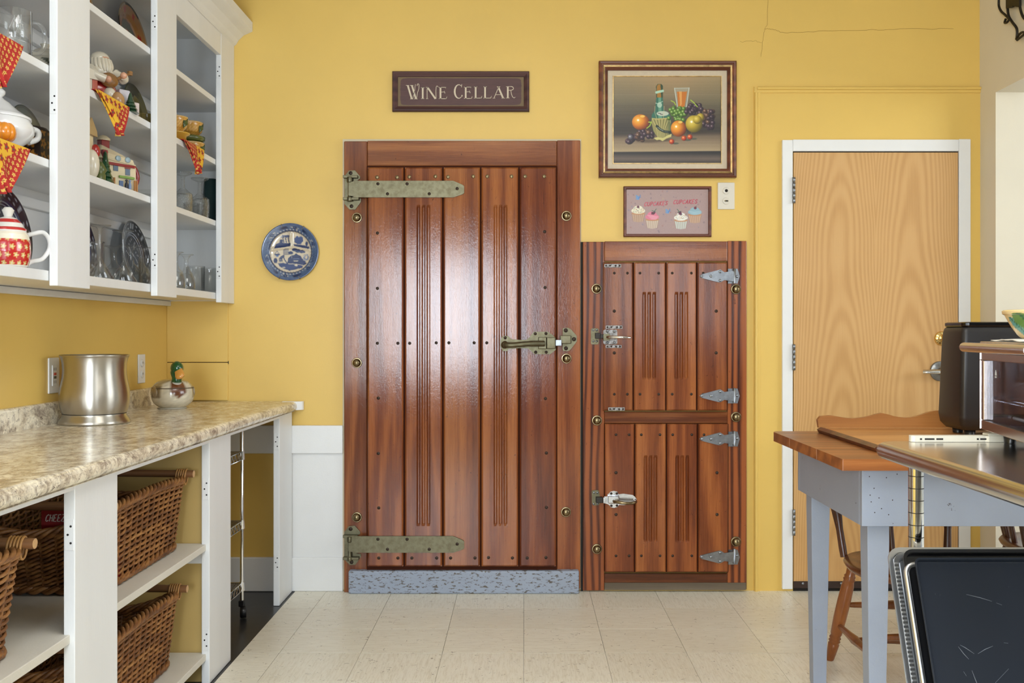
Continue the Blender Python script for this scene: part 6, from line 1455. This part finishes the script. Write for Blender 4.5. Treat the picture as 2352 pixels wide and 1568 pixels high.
# ================================================================== windsor chairs behind the table
def make_chair(label, loc, rz):
    o = thing('windsor_chair', label, 'chair', loc, rz, 'wooden windsor chairs')
    SZ = .405; out = []
    for k in range(40):
        t_ = 2 * PI * k / 40; c_, s_ = math.cos(t_), math.sin(t_)
        x = .222 * math.copysign(abs(c_) ** .72, c_); y = .205 * math.copysign(abs(s_) ** .8, s_); x *= (1 - .10 * (y / .205)); out.append((x, y))
    mb = MB(); n = 40; V = []
    for z, k in ((SZ - .036, .86), (SZ - .022, .97), (SZ - .010, 1.0), (SZ, .965)): V += [(x * k, y * k, z) for x, y in out]
    for k, dz in ((.8, -.004), (.5, -.013), (.2, -.016)): V += [(x * k, y * k, SZ + dz) for x, y in out]
    mb.add(V, [(j * n + i, j * n + (i + 1) % n, (j + 1) * n + (i + 1) % n, (j + 1) * n + i) for j in range(6) for i in range(n)], True)
    mb.add(V[:n], [tuple(range(n))[::-1]]); mb.add(V[-n:], [tuple(range(n))]); mb.build('seat', M['chair'], o, local=True)
    LP = [(0, .012), (.02, .0145), (.12, .0185), (.17, .020), (.185, .0165), (.20, .0215), (.215, .0165), (.23, .0215), (.25, .017), (.27, .0205), (.42, .023), (.60, .0235), (.75, .022), (.80, .0185), (.815, .022), (.83, .0175), (.845, .021), (.86, .0165), (.93, .0175), (1, .014)]
    legs = {}
    for sx in (-1, 1):
        for sy in (-1, 1):
            b_, t_ = Vector((sx * .215, sy * .205, 0)), Vector((sx * .150, sy * .135, SZ - .025)); legs[sx, sy] = (b_, t_)
            MB().turned(b_, t_, LP, 16).build('leg', M['chair'], o, local=True)
    pp = lambda sx, sy, f: legs[sx, sy][0].lerp(legs[sx, sy][1], f)
    ST = [(0, .007), (.1, .010), (.35, .013), (.5, .0165), (.65, .013), (.9, .010), (1, .007)]
    for sx in (-1, 1): MB().turned(pp(sx, -1, .36), pp(sx, 1, .36), ST, 12).build('stretcher', M['chair'], o, local=True)
    for sy, f in ((-1, .52), (1, .56)): MB().turned(pp(-1, sy, f), pp(1, sy, f), ST, 12).build('stretcher', M['chair'], o, local=True)
    MB().turned(pp(-1, -1, .36).lerp(pp(-1, 1, .36), .5), pp(1, -1, .36).lerp(pp(1, 1, .36), .5), ST, 12).build('stretcher', M['chair'], o, local=True)
    SP = [(0, .010), (.08, .011), (.25, .010), (.42, .0145), (.55, .0185), (.68, .0165), (.85, .011), (1, .009)]
    for k in range(5):
        u = (k - 2) / 2; MB().turned((u * .185, .165 - .03 * u * u, SZ - .012), (u * .225, .245 - .035 * u * u, SZ + .37), [(t_, r * (1.25 if abs(k - 2) == 2 else 1)) for t_, r in SP], 12).build('spindle', M['chair'], o, local=True, color=(.45, .38, .34))
    cr = MB(); pts = [(u * .25, .250 - .04 * u * u, 0) for u in [i / 8 - 1 for i in range(17)]]; V = []
    for x, y, _ in pts: V += [(x, y - .010, SZ + .36), (x, y + .012, SZ + .36), (x, y + .018, SZ + .425 - .02 * (x / .25) ** 2), (x, y - .004, SZ + .425 - .02 * (x / .25) ** 2)]
    cr.add(V, [(i * 4 + k, i * 4 + (k + 1) % 4, (i + 1) * 4 + (k + 1) % 4, (i + 1) * 4 + k) for i in range(16) for k in range(4)] + [(0, 1, 2, 3), (67, 66, 65, 64)], False)
    cr.build('crest_rail', M['chair'], o, local=True, bevel=.003, color=(.6, .5, .45)); return o
ch1 = make_chair('honey wood windsor chair tucked under the work table', (1.335, 3.44, 0), 0)
ch2 = copy_thing(ch1, (2.03, 3.76, 0), 'dark windsor chair standing by the cream doorway jamb', rz=1.45)
for o in ch2.children: o.color = (.42, .36, .32, 1)
for o in ch1.children:
    if o.name.startswith('leg'): o.color = (1.25, 1.15, 1.0, 1)

# ================================================================== steel cart in the foreground
ZT = .970
kc = thing('kitchen_cart', 'stainless steel topped kitchen cart on chrome posts', 'cart', (1.15, 1.6, 0))
KX0, KX1, KY0, KY1 = .735, 1.52, 1.00, 2.10
prof = [(0, 0)]
loops = []
for ins, z in ((.018, ZT - .034), (.008, ZT - .033), (.002, ZT - .028), (0, ZT - .020), (.0, ZT - .014), (.003, ZT - .006), (.009, ZT - .001), (.016, ZT)):
    loops.append([(x, y, z) for x, y in rrect(KX0 + ins, KX1 - ins, KY0 + ins, KY1 - ins, .03, 5)])
n = len(loops[0]); kt = MB().add(sum(loops, []), [(j * n + i, j * n + (i + 1) % n, (j + 1) * n + (i + 1) % n, (j + 1) * n + i) for j in range(len(loops) - 1) for i in range(n)], True)
kt.add(loops[-1], [tuple(range(n))]); kt.add(loops[0], [tuple(range(n))[::-1]]); kt.build('steel_top', M['steel'], kc, recalc='merge')
for x in (.818, 1.45):
    for y in (1.06, 2.076):
        MB().lathe([(.0155, .04), (.0155, ZT - .034)], (x, y, 0), seg=24).build('post', M['chrome'], kc)
        gr_ = MB()
        for k in range(34): gr_.lathe([(.01555, .06 + k * .0254), (.01575, .0605 + k * .0254), (.01575, .0612 + k * .0254), (.01555, .0617 + k * .0254)], (x, y, 0), seg=24)
        gr_.build('post_grooves', M['iron'], kc, recalc=False)['kind'] = 'stuff'
        MB().lathe([(.020, 0), (.020, .03), (.012, .042)], (x, y, 0), seg=16).build('foot', M['black'], kc)
for z in (.20, .445):
    sh = MB()
    for zz in (z - .03, z): sh.tube([(.80, 1.05, zz), (1.46, 1.05, zz), (1.46, 2.085, zz), (.80, 2.085, zz)], .004, 6, closed=True)
    for i in range(1, 30): y = 1.05 + 1.035 * i / 30; sh.tube([(.80, y, z + .0035), (1.46, y, z + .0035)], .0022, 5)
    sh.build('wire_shelf', M['chrome'], kc, recalc=False)
# white plastic strip
ws = thing('plastic_strip', 'flat white plastic strip with dark slots at the back edge of the steel cart', 'plastic strip', (.90, 2.078, ZT + .0005))
wp_ = plain('ivory_white_plastic', srgb(226, 222, 206), .3, spec=.5)
MB().prism([(-.095, -.008), (-.088, -.012), (.058, -.012), (.064, -.016), (.096, -.016), (.096, .012), (-.088, .010), (-.095, .006)], 'z', 0, .0125).build('bar', wp_, ws, local=True, bevel=.003)
MB().box(.062, .096, -.016, .012, .0125, .017).build('raised_end', wp_, ws, local=True, bevel=.002)
for x0, x1, zc in ((-.078, -.074, .006), (-.068, -.048, .006), (-.044, -.030, .006), (.040, .044, .006), (.047, .060, .006)):
    ex = -.0123 if x1 < .058 else -.0125
    MB().box(x0, x1, ex - .0006, -.0110, zc - .0016, zc + .0016).build('slot', M['dark'], ws, local=True)
# toaster oven
ov = thing('toaster_oven', 'small stainless toaster oven with a bar handle and glass door', 'toaster oven', (.957, 2.080, ZT + .0003), -.17)
OW, OD = .50, .27
brn_ = metal('dark_bronze_steel', (.36, .29, .25), .25)
for x in (.045, OD - .04):
    for y in (-.035, -OW + .04): MB().lathe([(.011, 0), (.014, .024), (0, .024)], (x, y, 0), seg=14).build('foot', M['black'], ov, local=True)
sh = MB(); sh.box(.012, OD, -OW, -.002, .0245, .030).box(.012, OD, -OW, -.002, .196, .203).box(.012, OD, -.008, -.002, .030, .196).box(.012, OD, -OW, -OW + .09, .030, .196).box(OD - .006, OD, -OW + .09, -.008, .030, .196)
sh.build('housing', brn_, ov, local=True)
MB().box(.018, OD - .008, -OW + .092, -.0085, .0305, .034).box(OD - .012, OD - .008, -OW + .092, -.0085, .034, .195).build('cavity_lining', plain('grey_enamel', srgb(150, 160, 172), .3, .3), ov, local=True)
rk = MB()
for k in range(9): rk.tube([(.03 + k * .026, -.012, .085), (.03 + k * .026, -OW + .095, .085)], .0016, 6)
rk.tube([(.028, -.03, .085), (OD - .014, -.03, .085)], .002, 6).tube([(.028, -.16, .085), (OD - .014, -.16, .085)], .002, 6); rk.build('wire_rack', M['chrome'], ov, local=True, recalc=False)
for x, z in ((.06, .05), (.19, .05), (.06, .178), (.19, .178)): MB().tube([(x, -.012, z), (x, -OW + .095, z)], .004, 8).build('heating_element', plain('element_quartz', srgb(206, 206, 200), .3), ov, local=True)
dr = MB(); dr.box(-.004, .012, -OW + .092, 0, .0265, .046).box(-.004, .012, -OW + .092, 0, .170, .196).box(-.004, .012, -.026, 0, .046, .170).box(-.004, .012, -OW + .092, -OW + .11, .046, .170)
dro = dr.build('door_frame', brn_, ov, local=True, bevel=.0015)
t = NT('tinted_door_glass'); t.b.inputs['Base Color'].default_value = (.45, .50, .56, 1)
tr_ = t.n('ShaderNodeBsdfTransparent'); tr_.inputs[0].default_value = (.78, .82, .88, 1); gl_ = t.n('ShaderNodeBsdfGlossy'); gl_.inputs['Roughness'].default_value = .03; fr__ = t.n('ShaderNodeFresnel'); fr__.inputs[0].default_value = 1.5; mx_ = t.n('ShaderNodeMixShader')
t.l(t.math('MULTIPLY', fr__.outputs[0], .35), mx_.inputs[0]); t.l(tr_.outputs[0], mx_.inputs[1]); t.l(gl_.outputs[0], mx_.inputs[2]); t.l(mx_.outputs[0], t.t.nodes['Material Output'].inputs['Surface'])
MB().box(.003, .006, -OW + .11, -.026, .046, .170).build('glass_pane', t.m, dro, local=True)
MB().box(-.0052, -.0042, -.005, -.002, .027, .195).build('bright_edge', M['chrome'], dro, local=True)
M['wprint'] = plain('white_screen_print', srgb(200, 202, 200), .5)
MB().prism([(-.092, .141), (-.084, .141), (-.085, .147), (-.088, .152), (-.091, .147)], 'x', .0022, .0029).box(.0022, .0029, -.092, -.084, .1365, .1395).build('printed_mark', M['wprint'], dro, local=True)
hn = MB().tube([(-.034, .004, .1965), (-.034, -OW + .09, .1965)], .0098, 16, sc=(1, 1)).build('handle', M['steel'], ov, local=True)
for y in (-.03, -OW + .12): MB().box(-.030, -.003, y - .006, y + .006, .190, .203).build('handle_mount', M['steel'], hn, local=True, bevel=.002)
MB().box(-.004, OD + .002, -OW, .001, .2032, .2085).build('top_plate', M['steel'], ov, local=True, bevel=.002)
for z in (.165, .12, .075):
    MB().lathe([(.016, 0), (.015, .016), (0, .017)], (.011, -OW + .045, z), (-1, 0, 0), 20).build('knob', M['black'], ov, local=True)
# cloth and bowl on the oven
pn = thing('paper_towel', 'folded white paper towel on top of the toaster oven', 'paper towel', (1.02, 1.955, 1.1792), -.17)
V = []; N_ = 14
for i in range(N_ + 1):
    for j in range(N_ + 1):
        x, y = -.072 + .15 * i / N_, -.11 + .20 * j / N_; V.append((x, y, .002 + .0012 * math.sin(x * 60 + y * 30) + .0008 * math.sin(y * 90)))
nn = N_ + 1; po = MB().add(V, [(i * nn + j, i * nn + j + 1, (i + 1) * nn + j + 1, (i + 1) * nn + j) for i in range(N_) for j in range(N_)], True).build('sheet', plain('white_paper', srgb(226, 220, 210), .9), pn, local=True)
po.modifiers.new('paper', 'SOLIDIFY').thickness = .0015
bw = thing('leaf_bowl', 'cream bowl painted with green and blue leaves on the toaster oven', 'bowl', (1.030, 1.955, 1.1838))
def leafpat(th, z):
    for tc, zc, rx, rz, c_ in ((-2.55, .032, .34, .020, (92, 128, 60)), (-2.9, .022, .20, .022, (82, 148, 140)), (-2.15, .022, .22, .02, (60, 120, 130)), (-1.5, .030, .3, .018, (92, 128, 60)), (-.6, .028, .35, .018, (82, 140, 120)), (.8, .03, .35, .02, (92, 128, 60)), (2.2, .03, .35, .02, (82, 140, 120)), (-2.36, .046, .12, .010, (70, 110, 50))):
        d = (th - tc + PI) % (2 * PI) - PI; q_ = d * .8 + (z - zc) * 9
        if (q_ / rx) ** 2 + ((z - zc) / rz) ** 2 < 1: return cl(*c_) if abs(q_ / rx) > .1 else cl(40, 90, 60)
    return cl(222, 196, 142)
mb, co_ = vlathe([(0, .002), (.042, 0), (.050, .004), (.056, .010), (.066, .025), (.074, .040), (.078, .048), (.082, .050), (.083, .056), (.080, .058), (.076, .052), (.062, .022), (.045, .010), (0, .008)], leafpat, 120, 5); mb.build('bowl_body', M['glaze'], bw, local=True, vcol=co_)

# ================================================================== baking pans leaning on the cart's lower shelf
def pan_mesh(W_, H_, dep, rim, r=.03, ribs=0, th=.0012):
    mb = MB(); L = []
    def lp(ins, y, rr): return [(x, y, z) for x, z in rrect(ins, W_ - ins, ins, H_ - ins, max(rr, .004), 5)]
    L = [lp(rim + .005, 0, r * .6), lp(rim + .002, -.002, r * .8), lp(rim, -dep, r), lp(0, -dep - .001, r + rim), lp(0, -dep + .002, r + rim), lp(rim + .001, -dep + .0025, r), lp(rim + .003, -.0005, r * .8), lp(rim + .006, .0016, r * .6)]
    n = len(L[0]); mb.add(sum(L, []), [(j * n + i, j * n + (i + 1) % n, (j + 1) * n + (i + 1) % n, (j + 1) * n + i) for j in range(7) for i in range(n)], False)
    mb.add(L[0], [tuple(range(n))]); mb.add(L[-1], [tuple(range(n))[::-1]])
    return mb
LEAN = math.radians(24)
def pan(name, label, x, ytop, ztop, W_, H_, dep, rim, mat, r=.03):
    """pan standing on its long edge, leaning back; placed by its top edge"""
    o = thing(name, label, 'baking pan', (x, ytop - H_ * math.sin(LEAN), ztop - H_ * math.cos(LEAN)), 0, 'baking pans on the cart')
    o.rotation_euler = (-LEAN, 0, 0)
    pan_mesh(W_, H_, dep, rim, r).build('tray', mat, o, local=True); return o
t = NT('worn_nonstick_black'); v = t.coord((1, 1, 1)); n1 = t.noise(t.coord((1, 1, .25)), 5, 3); sc1 = t.noise(t.coord((14, 1, 1.2)), 9, 4, .6, 2.0)
c = t.mix(n1, srgb(20, 25, 33), srgb(30, 36, 47)); t.color(t.mix(t.ramp(sc1, [(.735, g_(0)), (.76, g_(.55))]), c, srgb(150, 156, 162))); t.set(rough=.45, spec=.25); M['nonstick'] = t.m
M['alu'] = metal('aluminium_pan', (.66, .67, .69), .32)
ZP = .4494
def ztop(H_): return ZP + H_ * math.cos(LEAN) + .001
fp = pan('baking_sheet', 'scratched black sheet pan at the front of the leaning pans', .763, 1.958, ztop(.330), .46, .330, .014, .003, M['nonstick'], .007)
M['scr'] = plain('scratch_bare_metal', srgb(128, 134, 142), .4, .5)
for P_ in (((.095, .262), (.120, .256), (.142, .249)), ((.150, .246), (.160, .242)), ((.066, .168), (.075, .163), (.090, .152)), ((.062, .165), (.070, .152), (.078, .142)), ((.097, .152), (.112, .160), (.128, .166)), ((.064, .120), (.068, .112)), ((.080, .122), (.084, .104), (.088, .088)), ((.106, .076), (.110, .070)), ((.150, .172), (.158, .171)), ((.230, .250), (.245, .240)), ((.120, .100), (.150, .125))):
    MB().ribbon(P_, [.0004] + [.0011] * (len(P_) - 2) + [.0004], -.0002, .0002).build('scratch', M['scr'], fp, local=True)
rk = thing('cooling_rack', 'thick silver rod frame of a rack behind the scratched black pan', 'rack', (.752, 1.984 - .315 * math.sin(LEAN), ZP + .001), 0); rk.rotation_euler = (-LEAN, 0, 0)
pts = [(x, -.004, z) for x, z in rrect(.0055, .455, .0055, .312, .02, 5)]
MB().tube(pts, .0055, 10, closed=True).build('rod_frame', M['alu'], rk, local=True)
for k in range(1, 16): MB().tube([(.0055 + .45 * k / 16, -.004, .007), (.0055 + .45 * k / 16, -.004, .310)], .0015, 6).build('wire', M['alu'], rk, local=True)
pan('baking_sheet', 'deep black pan whose rim rises above the scratched pan', .757, 2.008, ztop(.336), .47, .336, .016, .006, plain('black_pan_enamel', srgb(18, 18, 20), .3), .014)
rp = pan('broiler_pan', 'narrow ribbed grey pan edge between the silver pan and black pan', .748, 2.028, ztop(.326), .45, .326, .008, .010, M['alu'], .012)
rb_ = shared(MB().box(0, .0075, -.0105, -.007, 0, .0035), 'rib', metal('dull_rib', (.42, .42, .42), .4))
for k in range(36):
    o = bpy.data.objects.new('rib', rb_); COL.objects.link(o); o.parent = rp; o.location = (.001, -.001, .022 + k * .0080)
pan('baking_sheet', 'silver aluminium sheet pan at the back of the leaning pans', .742, 2.047, ztop(.332), .46, .332, .010, .010, M['alu'], .016)

# ================================================================== iron sconce on the cream wall
sc_ = thing('wall_sconce', 'black wrought iron scroll sconce high on the cream wall', 'sconce', (RX, 4.28, 2.55))
def sp3(px, py, X=RX - .02):
    Y = F * X / (px - CX); return Vector((X, Y, wz(py, Y)))
G3_ = lambda lst, X=RX - .02: spline([sp3(2280 + a_ / 14.25, b_ / 14.25, X) for a_, b_ in lst], 6)
for lst, r_ in (([(330, -900), (240, -500), (215, -150), (200, 60), (210, 220), (280, 370), (400, 480), (500, 580), (530, 640), (470, 730), (400, 745), (400, 700), (430, 620)], .0052),
                ([(480, -900), (480, -400), (480, 0), (490, 300), (530, 540), (640, 720), (760, 880), (800, 1000), (795, 1180), (775, 1290)], .0056),
                ([(775, 1290), (850, 1150), (960, 1060), (1060, 1080), (1000, 1150), (800, 1310)], .0052),
                ([(900, -900), (900, -300), (890, 150), (920, 350), (980, 520), (1060, 620), (1150, 560)], .0056),
                ([(1060, 1080), (1200, 960), (1280, 760), (1330, 500), (1340, 0), (1330, -900)], .0056)):
    P_ = G3_(lst); MB().tube(P_, r_, 8).build('iron_scroll', M['iron'], sc_)
pl_ = [sp3(2280 + a_ / 14.25, b_ / 14.25) for a_, b_ in ((470, -300), (910, -300), (915, 180), (870, 230), (790, 220), (740, 215), (700, 180), (690, 225), (600, 265), (520, 270), (475, 280))]
MB().prism([(p.y, p.z) for p in pl_], 'x', RX - .026, RX - .016).build('pierced_plate', M['iron'], sc_, bevel=.001)
MB().box(RX - .016, RX, 4.24, 4.34, 2.66, 2.86).build('wall_mount', M['iron'], sc_, bevel=.004)
